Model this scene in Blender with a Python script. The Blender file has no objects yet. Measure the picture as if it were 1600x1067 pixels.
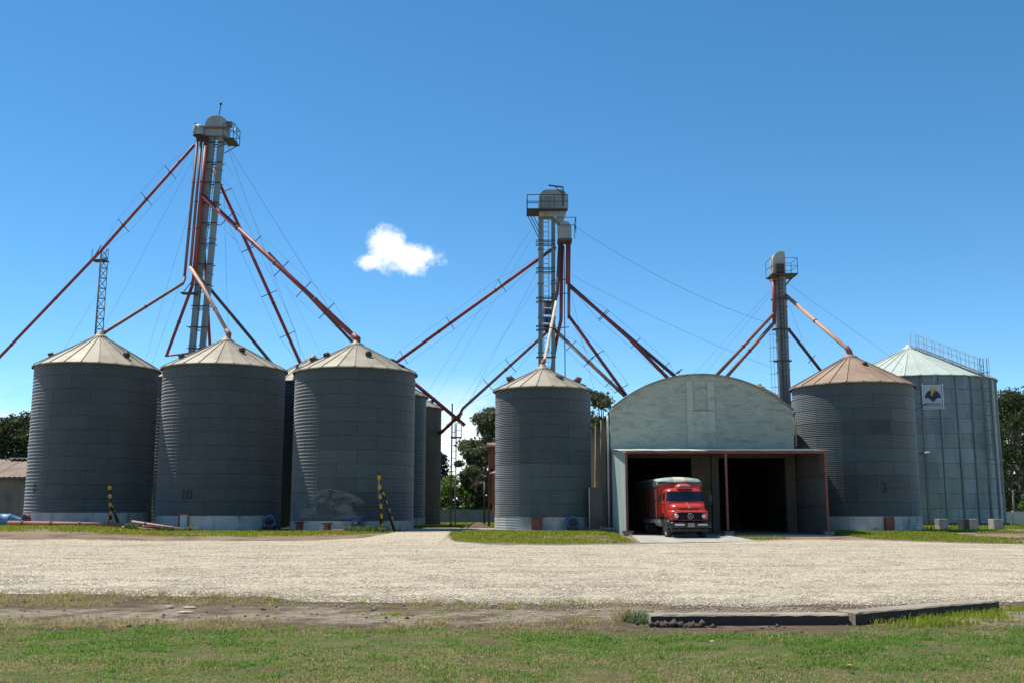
import bpy, math, random
import numpy as np
from mathutils import Vector, Matrix, Euler

random.seed(7)
RNG = np.random.default_rng(11)
scene = bpy.context.scene
COL = scene.collection
R_ = math.radians

# ------------------------------------------------------------------ camera
PITCH = math.atan(258 / 1610.0)
EYE = 1.65
cam_data = bpy.data.cameras.new('camera')
cam_data.sensor_width = 36.0
cam_data.lens = 36.0 * 1610.0 / 1600.0
cam_data.clip_start = 0.1
cam_data.clip_end = 6000
cam = bpy.data.objects.new('camera', cam_data)
COL.objects.link(cam)
cam.location = (0, 0, EYE)
cam.rotation_euler = (math.pi / 2 + PITCH, 0, 0)
scene.camera = cam

# ------------------------------------------------------------------ sun and sky
SUN_EL = R_(65)
SUN_TO = Vector((-0.906 * math.cos(SUN_EL), 0.423 * math.cos(SUN_EL), math.sin(SUN_EL))).normalized()
SUN_STRENGTH, SKY_STRENGTH, EXPOSURE = 5.0, 0.15, 0.35
sun_data = bpy.data.lights.new('sun', 'SUN')
sun_data.energy = SUN_STRENGTH
sun_data.angle = R_(0.53)
sun_data.color = (1.0, 0.95, 0.87)
sun = bpy.data.objects.new('sun', sun_data)
COL.objects.link(sun)
sun.location = (-60, 60, 80)
sun.rotation_euler = SUN_TO.to_track_quat('Z', 'Y').to_euler()

world = bpy.data.worlds.new('World')
scene.world = world
world.use_nodes = True


def build_world():
    nt = world.node_tree
    nt.nodes.clear()
    N, L = nt.nodes.new, nt.links.new
    out = N('ShaderNodeOutputWorld')
    bg = N('ShaderNodeBackground')
    bg.inputs['Strength'].default_value = SKY_STRENGTH
    L(bg.outputs[0], out.inputs['Surface'])
    sky = N('ShaderNodeTexSky')
    sky.sky_type = 'NISHITA'
    sky.sun_disc = False
    sky.sun_elevation = SUN_EL
    sky.sun_rotation = math.atan2(SUN_TO.x, SUN_TO.y)
    sky.altitude = 3000
    sky.air_density = 0.9
    sky.dust_density = 0.0
    sky.ozone_density = 1.6
    hs = N('ShaderNodeHueSaturation')
    hs.inputs['Hue'].default_value = 0.489
    hs.inputs['Saturation'].default_value = 1.25
    L(sky.outputs[0], hs.inputs['Color'])
    tc = N('ShaderNodeTexCoord')

    def math_(op, a, b=None, clamp=False):
        m = N('ShaderNodeMath')
        m.operation = op
        m.use_clamp = clamp
        for i, v in enumerate((a, b)):
            if v is None:
                continue
            if isinstance(v, (int, float)):
                m.inputs[i].default_value = v
            else:
                L(v, m.inputs[i])
        return m.outputs[0]

    def dot(vec):
        d = N('ShaderNodeVectorMath')
        d.operation = 'DOT_PRODUCT'
        L(tc.outputs['Generated'], d.inputs[0])
        d.inputs[1].default_value = vec
        return d.outputs['Value']

    def smooth(v, a, b):
        m = N('ShaderNodeMapRange')
        m.interpolation_type = 'SMOOTHSTEP'
        L(v, m.inputs['Value'])
        m.inputs['From Min'].default_value = a
        m.inputs['From Max'].default_value = b
        return m.outputs['Result']

    def noise(scale, detail, rough, sz=1.0, offs=(0, 0, 0)):
        mp = N('ShaderNodeMapping')
        mp.inputs['Scale'].default_value = (scale, scale, scale * sz)
        mp.inputs['Location'].default_value = offs
        L(tc.outputs['Generated'], mp.inputs['Vector'])
        n = N('ShaderNodeTexNoise')
        n.inputs['Scale'].default_value = 1.0
        n.inputs['Detail'].default_value = detail
        n.inputs['Roughness'].default_value = rough
        L(mp.outputs[0], n.inputs['Vector'])
        return n.outputs['Fac']

    # one fair weather cumulus: two lobes in angular coordinates round its direction
    az, el = R_(-6.55), R_(14.0)
    c = Vector((math.sin(az) * math.cos(el), math.cos(az) * math.cos(el), math.sin(el)))
    rt = Vector((math.cos(az), -math.sin(az), 0))
    up = rt.cross(c)
    u, v = dot(rt), dot(up)
    nz = noise(58, 10, 0.66)
    nb = math_('MULTIPLY', math_('SUBTRACT', nz, 0.5), 1.65)

    def lobe(cu, cv, ru, rv):
        a = math_('DIVIDE', math_('SUBTRACT', u, cu), ru)
        b = math_('DIVIDE', math_('SUBTRACT', v, cv), rv)
        return math_('SQRT', math_('ADD', math_('MULTIPLY', a, a), math_('MULTIPLY', b, b)))
    d = math_('MINIMUM', lobe(-0.010, 0.003, 0.022, 0.023), lobe(0.011, -0.006, 0.031, 0.017))
    d = math_('MINIMUM', d, lobe(-0.024, -0.011, 0.015, 0.009))
    d = math_('ADD', d, nb)
    front = smooth(dot(c), 0.9, 0.95)
    m1 = math_('MULTIPLY', smooth(d, 1.12, 0.30), front)
    # a broken bank of cloud low over the horizon, all the way round
    z = dot(Vector((0, 0, 1)))
    n2 = noise(7.5, 7, 0.6, 2.4, (3.1, 1.7, 0.4))
    band = smooth(z, 0.135, 0.055)
    m2 = smooth(math_('ADD', n2, math_('MULTIPLY', band, 0.20)), 0.52, 0.70)
    m2 = math_('MULTIPLY', m2, band)
    m = math_('MAXIMUM', m1, math_('MULTIPLY', m2, 0.85))
    mix = N('ShaderNodeMix')
    mix.data_type = 'RGBA'
    L(m, mix.inputs['Factor'])
    L(hs.outputs[0], mix.inputs['A'])
    k = 1.0 / SKY_STRENGTH
    mix.inputs['B'].default_value = (0.96 * k, 0.99 * k, 0.98 * k, 1)
    L(mix.outputs['Result'], bg.inputs['Color'])


build_world()
vs = scene.view_settings
vs.view_transform = 'Standard'
vs.look = 'None'
vs.gamma = 1.0
vs.exposure = EXPOSURE
vs.use_curve_mapping = False


# ------------------------------------------------------------------ helpers
def at(u, v, Y):
    """the point of the place that lies at depth Y under a spot of the 1600 px wide survey photograph"""
    x = (u - 800) / 1610.0
    y = (533.5 - v) / 1610.0
    b = math.cos(PITCH) - y * math.sin(PITCH)
    w = math.sin(PITCH) + y * math.cos(PITCH)
    t = Y / b
    return Vector((x * t, Y, EYE + w * t))


def sm(a, b, t):
    t = min(1, max(0, (t - a) / (b - a)))
    return t * t * (3 - 2 * t)


def gz(x, y):
    """height of the ground: level yard, a slight bank under the silos"""
    k = sm(48, 60, y)
    g = 0.27 * k + 0.30 * k * sm(-19, -25, x)
    g -= 0.13 * k * sm(4.5, 6.5, x) * sm(19, 17, x)
    g -= 0.2 * sm(66, 90, y) * k
    return g


def new_obj(name, data, parent=None):
    o = bpy.data.objects.new(name, data)
    COL.objects.link(o)
    if parent is not None:
        o.parent = parent
    return o


def wloc(o):
    p = Vector((0, 0, 0))
    while o is not None:
        p += o.location
        o = o.parent
    return p


def tag(o, label=None, cat=None, group=None, kind=None):
    if label:
        o['label'] = label
    if cat:
        o['category'] = cat
    if group:
        o['group'] = group
    if kind:
        o['kind'] = kind
    return o


def thing(name, label, cat, loc=(0, 0, 0), group=None):
    o = new_obj(name, None)
    o.empty_display_size = 0.3
    o.location = loc
    return tag(o, label, cat, group)


def copy_part(src, parent, loc=None, rz=None, name=None, mat=None):
    c = src.copy()
    if name:
        c.name = name
    COL.objects.link(c)
    c.parent = parent
    if loc is not None:
        c.location = loc
    if rz is not None:
        c.rotation_euler = (0, 0, rz)
    if mat is not None:
        c.material_slots[0].link = 'OBJECT'
        c.material_slots[0].material = mat
    return c


class MB:
    """collects shapes in world coordinates; build() links them as one mesh object"""

    def __init__(self):
        self.v, self.f, self.s = [], [], []

    def add(self, vs_, fs, smooth=False):
        o = len(self.v)
        self.v += [tuple(p) for p in vs_]
        for f in fs:
            self.f.append([i + o for i in f])
            self.s.append(smooth)
        return self

    def box(self, c, s, rot=None):
        c = Vector(c)
        pts = []
        for dx in (-.5, .5):
            for dy in (-.5, .5):
                for dz in (-.5, .5):
                    p = Vector((dx * s[0], dy * s[1], dz * s[2]))
                    if rot is not None:
                        p.rotate(rot)
                    pts.append(c + p)
        return self.add(pts, [(0, 1, 3, 2), (4, 6, 7, 5), (0, 4, 5, 1), (2, 3, 7, 6), (0, 2, 6, 4), (1, 5, 7, 3)])

    def box2(self, a, b):
        return self.box([(a[i] + b[i]) / 2 for i in range(3)], [abs(b[i] - a[i]) for i in range(3)])

    def bar(self, p, q, w, h=None):
        p, q = Vector(p), Vector(q)
        h = h or w
        d = (q - p)
        n = d.length
        d.normalize()
        up = Vector((0, 0, 1)) if abs(d.z) < 0.9 else Vector((0, 1, 0))
        s = d.cross(up).normalized()
        t = s.cross(d)
        pts = []
        for e in (p, q):
            for a, b in ((-1, -1), (1, -1), (1, 1), (-1, 1)):
                pts.append(e + s * (a * w / 2) + t * (b * h / 2))
        return self.add(pts, [(3, 2, 1, 0), (4, 5, 6, 7), (0, 1, 5, 4), (1, 2, 6, 5), (2, 3, 7, 6), (3, 0, 4, 7)])

    def tube(self, pts, r, n=8, cap=True):
        pts = [Vector(p) for p in pts]
        rs = r if isinstance(r, (list, tuple)) else [r] * len(pts)
        base = len(self.v)
        ref = None
        for i, p in enumerate(pts):
            a = pts[max(0, i - 1)]
            b = pts[min(len(pts) - 1, i + 1)]
            d = (b - a).normalized()
            if ref is None:
                ref = Vector((0, 0, 1)) if abs(d.z) < 0.9 else Vector((0, 1, 0))
            s = d.cross(ref).normalized()
            t = s.cross(d)
            ref = t
            for k in range(n):
                an = 2 * math.pi * k / n
                self.v.append(tuple(p + (s * math.cos(an) + t * math.sin(an)) * rs[i]))
        for i in range(len(pts) - 1):
            for k in range(n):
                a, b = base + i * n + k, base + i * n + (k + 1) % n
                self.f.append([a, b, b + n, a + n])
                self.s.append(n > 4)
        if cap:
            self.f.append([base + k for k in range(n)][::-1])
            self.s.append(False)
            self.f.append([base + (len(pts) - 1) * n + k for k in range(n)])
            self.s.append(False)
        return self

    def lathe(self, prof, c, n=24, axis='Z', a0=0, a1=2 * math.pi, smooth=True):
        c = Vector(c)
        full = abs(a1 - a0 - 2 * math.pi) < 1e-6
        m = n if full else n + 1
        pts = []
        for r, h in prof:
            for k in range(m):
                an = a0 + (a1 - a0) * k / n
                x, y = r * math.cos(an), r * math.sin(an)
                p = {'Z': (x, y, h), 'Y': (x, h, y), 'X': (h, x, y)}[axis]
                pts.append(c + Vector(p))
        fs = []
        for i in range(len(prof) - 1):
            for k in range(n):
                a, b = i * m + k, i * m + (k + 1) % m
                fs.append((a, b, b + m, a + m))
        return self.add(pts, fs, smooth)

    def prism(self, poly, d0, d1, plane='XZ'):
        """poly (counter clockwise in the plane) pushed from d0 to d1 along the third axis"""
        def p3(a, b, d):
            return {'XZ': (a, d, b), 'YZ': (d, a, b), 'XY': (a, b, d)}[plane]
        n = len(poly)
        pts = [p3(a, b, d0) for a, b in poly] + [p3(a, b, d1) for a, b in poly]
        fs = [tuple(range(n)), tuple(range(2 * n - 1, n - 1, -1))]
        fs += [(i, i + n, (i + 1) % n + n, (i + 1) % n) for i in range(n)]
        return self.add(pts, fs)

    def grid(self, rows, smooth=True, closed=False):
        """rows: list of equal length point lists"""
        n = len(rows[0])
        pts = [p for r in rows for p in r]
        fs = []
        for i in range(len(rows) - 1):
            for k in range(n if closed else n - 1):
                a, b = i * n + k, i * n + (k + 1) % n
                fs.append((a, b, b + n, a + n))
        return self.add(pts, fs, smooth)

    def build(self, name, mat, parent=None, bevel=0):
        off = wloc(parent) if parent is not None else Vector((0, 0, 0))
        me = bpy.data.meshes.new(name)
        me.from_pydata([(p[0] - off.x, p[1] - off.y, p[2] - off.z) for p in self.v], [], self.f)
        me.polygons.foreach_set('use_smooth', self.s)
        me.update()
        if mat is not None:
            me.materials.append(mat)
        o = new_obj(name, me, parent)
        if bevel:
            m = o.modifiers.new('bevel', 'BEVEL')
            m.width = bevel
            m.segments = 2
            m.limit_method = 'ANGLE'
        return o


def npmesh(name, verts, faces, mat, parent=None):
    """fast mesh from numpy arrays; faces (n, k)"""
    me = bpy.data.meshes.new(name)
    nv, nf, k = len(verts), len(faces), faces.shape[1]
    me.vertices.add(nv)
    me.vertices.foreach_set('co', np.ascontiguousarray(verts, dtype=np.float32).ravel())
    me.loops.add(nf * k)
    me.loops.foreach_set('vertex_index', np.ascontiguousarray(faces, dtype=np.int32).ravel())
    me.polygons.add(nf)
    me.polygons.foreach_set('loop_start', np.arange(0, nf * k, k, dtype=np.int32))
    me.update(calc_edges=True)
    me.materials.append(mat)
    return new_obj(name, me, parent)


_tab = RNG.random((256, 256))


def vnoise(x, y, s=1.0):
    x, y = np.asarray(x) * s + 71.3, np.asarray(y) * s + 33.7
    xi, yi = np.floor(x).astype(int), np.floor(y).astype(int)
    fx, fy = x - xi, y - yi
    fx, fy = fx * fx * (3 - 2 * fx), fy * fy * (3 - 2 * fy)
    g = lambda a, b: _tab[a % 256, b % 256]
    return (g(xi, yi) * (1 - fx) + g(xi + 1, yi) * fx) * (1 - fy) + (g(xi, yi + 1) * (1 - fx) + g(xi + 1, yi + 1) * fx) * fy


def fbm(x, y, s=1.0, o=3):
    return sum(vnoise(x + 17 * i, y - 9 * i, s * 2 ** i) * 0.5 ** i for i in range(o)) / sum(0.5 ** i for i in range(o))


# ------------------------------------------------------------------ materials
def mat(name, col, col2=None, rough=0.7, metal=0.0, scale=1.5, streak=1.0, lo=0.35, hi=0.7, rand=0.0, bump=0.0, bscale=40.0,
        col3=None, scale3=6.0, lo3=0.6, hi3=0.72, spec=0.5, island=None, detail=6, coord='world', bstreak=1.0, sheen=0.0):
    m = bpy.data.materials.new(name)
    m.use_nodes = True
    nt = m.node_tree
    N, L = nt.nodes.new, nt.links.new
    b = nt.nodes['Principled BSDF']
    b.inputs['Roughness'].default_value = rough
    b.inputs['Metallic'].default_value = metal
    b.inputs['Specular IOR Level'].default_value = spec
    b.inputs['Sheen Weight'].default_value = sheen
    b.inputs['Sheen Roughness'].default_value = .6
    geo = N('ShaderNodeNewGeometry')
    if coord == 'world':
        pos = geo.outputs['Position']
    else:
        pos = N('ShaderNodeTexCoord').outputs['Object']

    def noise(s, st, det=detail):
        mp = N('ShaderNodeMapping')
        mp.inputs['Scale'].default_value = (s, s, s * st)
        L(pos, mp.inputs['Vector'])
        n = N('ShaderNodeTexNoise')
        n.inputs['Scale'].default_value = 1.0
        n.inputs['Detail'].default_value = det
        n.inputs['Roughness'].default_value = 0.6
        L(mp.outputs[0], n.inputs['Vector'])
        return n.outputs['Fac']

    def ramp(v, a, c):
        r = N('ShaderNodeMapRange')
        r.interpolation_type = 'SMOOTHSTEP'
        L(v, r.inputs['Value'])
        r.inputs['From Min'].default_value = a
        r.inputs['From Max'].default_value = c
        return r.outputs['Result']

    def mixc(fac, a, c):
        x = N('ShaderNodeMix')
        x.data_type = 'RGBA'
        L(fac, x.inputs['Factor'])
        for v, k in ((a, 'A'), (c, 'B')):
            if isinstance(v, tuple):
                x.inputs[k].default_value = (*v, 1)
            else:
                L(v, x.inputs[k])
        return x.outputs['Result']
    c = mixc(ramp(noise(scale, streak), lo, hi), col, col2 or tuple(x * 0.75 for x in col))
    if col3:
        c = mixc(ramp(noise(scale3, streak), lo3, hi3), c, col3)
    if island:
        c = mixc(geo.outputs['Random Per Island'], c, island)
    if rand:
        oi = N('ShaderNodeObjectInfo')
        mr = N('ShaderNodeMapRange')
        L(oi.outputs['Random'], mr.inputs['Value'])
        mr.inputs['To Min'].default_value = 1 - rand
        mr.inputs['To Max'].default_value = 1 + rand
        x = N('ShaderNodeVectorMath')
        x.operation = 'SCALE'
        L(c, x.inputs[0])
        L(mr.outputs[0], x.inputs['Scale'])
        c = x.outputs[0]
    L(c, b.inputs['Base Color'])
    if bump:
        bm = N('ShaderNodeBump')
        bm.inputs['Strength'].default_value = 1.0
        bm.inputs['Distance'].default_value = bump
        L(noise(bscale, bstreak, 3), bm.inputs['Height'])
        L(bm.outputs[0], b.inputs['Normal'])
    return m


M = {}
M['zinc'] = mat('weathered_zinc', (.045, .063, .064), (.034, .050, .052), .75, .1, .55, .5, rand=.09, col3=(.048, .046, .040), scale3=2.2, lo3=.62, hi3=.8, spec=.3, sheen=.4)
M['zinc_mid'] = mat('mid_zinc', (.060, .082, .081), (.047, .067, .067), .75, .1, .6, .5, rand=.12, col3=(.07, .066, .056), scale3=2.0, lo3=.62, hi3=.8, spec=.3, sheen=.4)
M['zinc_pale'] = mat('paler_zinc', (.080, .107, .103), (.062, .086, .085), .75, .1, .6, .5, rand=.08, col3=(.085, .08, .068), scale3=2.0, lo3=.64, hi3=.8, spec=.3, sheen=.4)
M['zinc_new'] = mat('new_zinc', (.25, .29, .305), (.17, .20, .21), .42, .5, .8, .35, rand=.16, col3=(.16, .155, .135), scale3=1.1, lo3=.6, hi3=.75)
M['zinc_leg'] = mat('elevator_zinc', (.21, .24, .24), (.14, .165, .165), .55, .25, .7, .4, rand=.12, col3=(.22, .15, .10), scale3=2.0, lo3=.64, hi3=.8)
M['head_zinc'] = mat('pale_head_zinc', (.30, .325, .31), (.22, .24, .23), .5, .25, .9, .5, col3=(.22, .16, .11), scale3=1.8, lo3=.6, hi3=.8)
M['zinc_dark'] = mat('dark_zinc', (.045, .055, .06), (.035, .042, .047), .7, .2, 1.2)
M['whitewash'] = mat('whitewashed_sheet', (.42, .44, .42), (.30, .32, .31), .85, 0, .9, .5, rand=.08, col3=(.15, .125, .095), scale3=1.6, lo3=.52, hi3=.75)
M['shell'] = mat('rusty_shell', (.04, .034, .03), (.02, .018, .017), .9)
M['roof_tan'] = mat('weathered_roof_sheet', (.345, .305, .225), (.25, .21, .15), .6, .15, .8, .8, rand=.09, col3=(.30, .20, .12), scale3=2.4, lo3=.62, hi3=.8)
M['roof_rust'] = mat('rusty_roof_sheet', (.325, .225, .15), (.24, .16, .105), .7, .1, .8, .8, rand=.08, col3=(.36, .28, .20), scale3=2.2, lo3=.6, hi3=.8)
M['roof_new'] = mat('pale_roof_sheet', (.50, .55, .47), (.42, .47, .41), .5, .1, .5, .8, rand=.06)
M['red_pipe'] = mat('red_lead_paint', (.28, .036, .030), (.17, .034, .028), .55, 0, .8, 1, col3=(.10, .05, .04), scale3=2.5, lo3=.6, hi3=.75)
M['dark_pipe'] = mat('brown_pipe_paint', (.105, .055, .045), (.06, .04, .036), .6, 0, .9, 1)
M['brown_pipe'] = mat('faded_red_pipe', (.25, .115, .08), (.16, .08, .06), .6, 0, .8, 1)
M['tan_pipe'] = mat('faded_orange_pipe', (.50, .30, .185), (.38, .21, .125), .6, 0, 1.0, 1)
M['cream_pipe'] = mat('cream_pipe_paint', (.56, .47, .36), (.44, .34, .25), .6, 0, 1.0, 1)
M['steel'] = mat('dark_steel', (.055, .05, .05), (.09, .055, .04), .6, .4, 2)
M['steel_grey'] = mat('grey_steel', (.20, .21, .22), (.13, .13, .13), .5, .5, 2)
M['galv'] = mat('bright_galvanised', (.50, .54, .56), (.40, .44, .46), .4, .6, 2)
M['wire'] = mat('wire_rope', (.10, .11, .12), None, .5, .5)
M['rust_steel'] = mat('rust_red_steel', (.215, .075, .05), (.14, .06, .045), .7, 0, 2)
M['concrete'] = mat('concrete', (.36, .335, .29), (.27, .25, .215), .9, 0, 1.2, bump=.01, bscale=18, col3=(.2, .18, .15), scale3=3)
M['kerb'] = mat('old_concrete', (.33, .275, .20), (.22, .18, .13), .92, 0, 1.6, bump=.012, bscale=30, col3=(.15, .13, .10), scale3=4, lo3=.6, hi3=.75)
M['kerb_shade'] = mat('shaded_concrete', (.055, .045, .035), (.035, .029, .023), .95, 0, 3, bump=.01, bscale=30, col3=(.10, .085, .065), scale3=6, lo3=.6, hi3=.75)  # kerb concrete with the shade of its front put into the colour
M['slab'] = mat('worn_slab', (.40, .365, .30), (.30, .27, .22), .9, 0, .7, bump=.004, bscale=25, col3=(.24, .20, .15), scale3=2)
M['stucco'] = mat('stained_whitewash', (.47, .475, .375), (.37, .375, .295), .95, 0, 3.2, 3.0, lo=.3, hi=.72, bump=.035, bscale=7, bstreak=4.0, col3=(.27, .265, .21), scale3=1.3, lo3=.44, hi3=.78, detail=12)
M['stucco_pale'] = mat('patched_whitewash', (.50, .505, .40), (.41, .415, .33), .95, 0, 2.2, 1.5, lo=.3, hi=.72, bump=.02, bscale=7, bstreak=4.0, col3=(.27, .26, .205), scale3=1.1, lo3=.5, hi3=.8, detail=10)
M['stucco_side'] = mat('cream_render', (.62, .54, .40), (.48, .41, .30), .95, 0, .8, .4)
M['stucco_dark'] = mat('shadowed_side_wall', (.15, .13, .105), (.09, .08, .065), .95, 0, .8, .4)
M['brick'] = mat('shaded_brick', (.13, .11, .08), (.085, .07, .055), .95, 0, 2.0, 3.0, bump=.03, bscale=4, bstreak=4)  # brick darkened: the dimness under the canopy is put into its colour
M['inside'] = mat('unlit_interior', (.035, .032, .03), (.02, .018, .017), .95)  # near black: the hall's lack of light is put into the colour
M['blue_sheet'] = mat('blue_grey_sheet', (.40, .48, .44), (.32, .39, .365), .6, .1, .9, .3, rand=.05)
M['dark_sheet'] = mat('dark_grey_sheet', (.12, .115, .105), (.08, .075, .07), .8, .1, .9, .3, rand=.08)  # darker sheet for the right cladding, girts and gate jamb
M['shed_roof'] = mat('brown_shed_roof', (.27, .20, .145), (.20, .145, .10), .9, 0, 1.0)
M['shed_wall'] = mat('mouldy_wall', (.22, .205, .175), (.10, .095, .08), .95, 0, .5, .7)
M['blue_paint'] = mat('blue_machine_paint', (.035, .10, .24), (.03, .07, .16), .45, 0, 2)
M['blue_pale'] = mat('sunfaded_blue_paint', (.09, .22, .36), (.07, .16, .27), .5, 0, 2)
M['red_box'] = mat('rusty_red_paint', (.22, .05, .035), (.15, .045, .035), .65, 0, 2)
M['orange_machine'] = mat('orange_machine_paint', (.28, .095, .055), (.20, .075, .05), .6, 0, 1.5)
M['yellow'] = mat('yellow_paint', (.58, .36, .02), (.45, .27, .02), .6, 0, 4)
M['black'] = mat('black_paint', (.018, .017, .016), (.03, .026, .022), .6, 0, 4)
M['white'] = mat('white_sign', (.46, .50, .52), (.40, .44, .46), .6)
M['navy'] = mat('navy_print', (.012, .016, .07), None, .5)
M['gold'] = mat('yellow_print', (.70, .47, .03), None, .5)
M['bark'] = mat('grey_bark', (.17, .14, .115), (.10, .085, .07), .95, 0, 1.5, .4)


# ------------------------------------------------------------------ ground
FAR = [(-70, 53), (-40, 52.4), (-29, 52), (-20, 51.4), (-13.6, 50.9), (-9.5, 51.5), (-7.6, 53.2), (-6.6, 58), (-5.9, 72), (-3.3, 72), (-3.4, 62),
       (-3.6, 57), (-2.9, 50.5), (-1.2, 47.6), (1.5, 46.4), (4.5, 47.0), (5.9, 48.4), (11.8, 50.8), (13.5, 52.2), (16.9, 52.6), (18, 51.5), (21, 48.3),
       (24.5, 45.8), (30, 44.0), (70, 41)]
NEAR = [(-70, 23), (-16, 21.4), (-10, 20.6), (-6.5, 20.2), (-4, 19.2), (-1.5, 18.6), (1, 18.1), (5, 17.7), (7.2, 18.3), (10, 19.2), (14, 19.6), (70, 22)]


def ground_material():
    m = bpy.data.materials.new('soil_and_turf')
    m.use_nodes = True
    nt = m.node_tree
    N, L = nt.nodes.new, nt.links.new
    b = nt.nodes['Principled BSDF']
    b.inputs['Roughness'].default_value = 1.0
    b.inputs['Specular IOR Level'].default_value = 0.1
    geo = N('ShaderNodeNewGeometry')
    sep = N('ShaderNodeSeparateXYZ')
    L(geo.outputs['Position'], sep.inputs[0])

    def noise(s, det=6, sy=1.0, rough=.6):
        mp = N('ShaderNodeMapping')
        mp.inputs['Scale'].default_value = (s, s * sy, s)
        L(geo.outputs['Position'], mp.inputs['Vector'])
        n = N('ShaderNodeTexNoise')
        n.inputs['Scale'].default_value = 1
        n.inputs['Detail'].default_value = det
        n.inputs['Roughness'].default_value = rough
        L(mp.outputs[0], n.inputs['Vector'])
        return n.outputs['Fac']

    def ramp(v, a, c, t0=0.0, t1=1.0):
        r = N('ShaderNodeMapRange')
        r.interpolation_type = 'SMOOTHSTEP'
        L(v, r.inputs['Value'])
        for k, x in zip(('From Min', 'From Max', 'To Min', 'To Max'), (a, c, t0, t1)):
            r.inputs[k].default_value = x
        return r.outputs['Result']

    def mixc(fac, a, c):
        x = N('ShaderNodeMix')
        x.data_type = 'RGBA'
        L(fac, x.inputs['Factor'])
        for v, k in ((a, 'A'), (c, 'B')):
            if isinstance(v, tuple):
                x.inputs[k].default_value = (*v, 1)
            else:
                L(v, x.inputs[k])
        return x.outputs['Result']

    def mul(a, c):
        x = N('ShaderNodeMath')
        x.operation = 'MULTIPLY'
        L(a, x.inputs[0])
        L(c, x.inputs[1])
        return x.outputs[0]

    def add(a, c):
        x = N('ShaderNodeMath')
        x.operation = 'ADD'
        for i, v in enumerate((a, c)):
            if isinstance(v, float):
                x.inputs[i].default_value = v
            else:
                L(v, x.inputs[i])
        return x.outputs[0]
    y = sep.outputs['Y']
    wob = add(y, ramp(noise(.8), 0, 1, -1.6, 1.6))
    soil = mixc(ramp(noise(3.0, 8), .35, .68), (.185, .128, .082), (.105, .074, .048))
    pale = mixc(ramp(noise(5.0, 10, 1.0, .75), .42, .60), (.37, .31, .23), (.20, .152, .105))
    # a worn strip of pale fines between lawn and gravel
    strip = mul(ramp(wob, 14.9, 15.6), ramp(wob, 17.9, 16.8))
    soil = mixc(mul(strip, ramp(noise(1.1, 7), .34, .5)), soil, pale)
    # dusty earth along the far edge of the gravel
    soil = mixc(mul(ramp(y, 30., 36.), ramp(noise(.5), .3, .6)), soil, (.27, .20, .135))
    turf = mixc(ramp(noise(2.2, 8), .38, .62), (.105, .15, .036), (.19, .165, .07))
    lawn = mul(ramp(wob, 14.6, 13.4), ramp(noise(1.5, 8), .30, .48))
    c = mixc(lawn, soil, turf)
    meadow = mixc(ramp(noise(.12, 8), .35, .65), (.115, .155, .038), (.16, .16, .06))
    c = mixc(mul(ramp(y, 60., 72.), ramp(noise(.4), .25, .45)), c, meadow)
    L(c, b.inputs['Base Color'])
    bm = N('ShaderNodeBump')
    bm.inputs['Distance'].default_value = .08
    L(noise(9, 10, 1, .75), bm.inputs['Height'])
    L(bm.outputs[0], b.inputs['Normal'])
    return m


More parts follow.
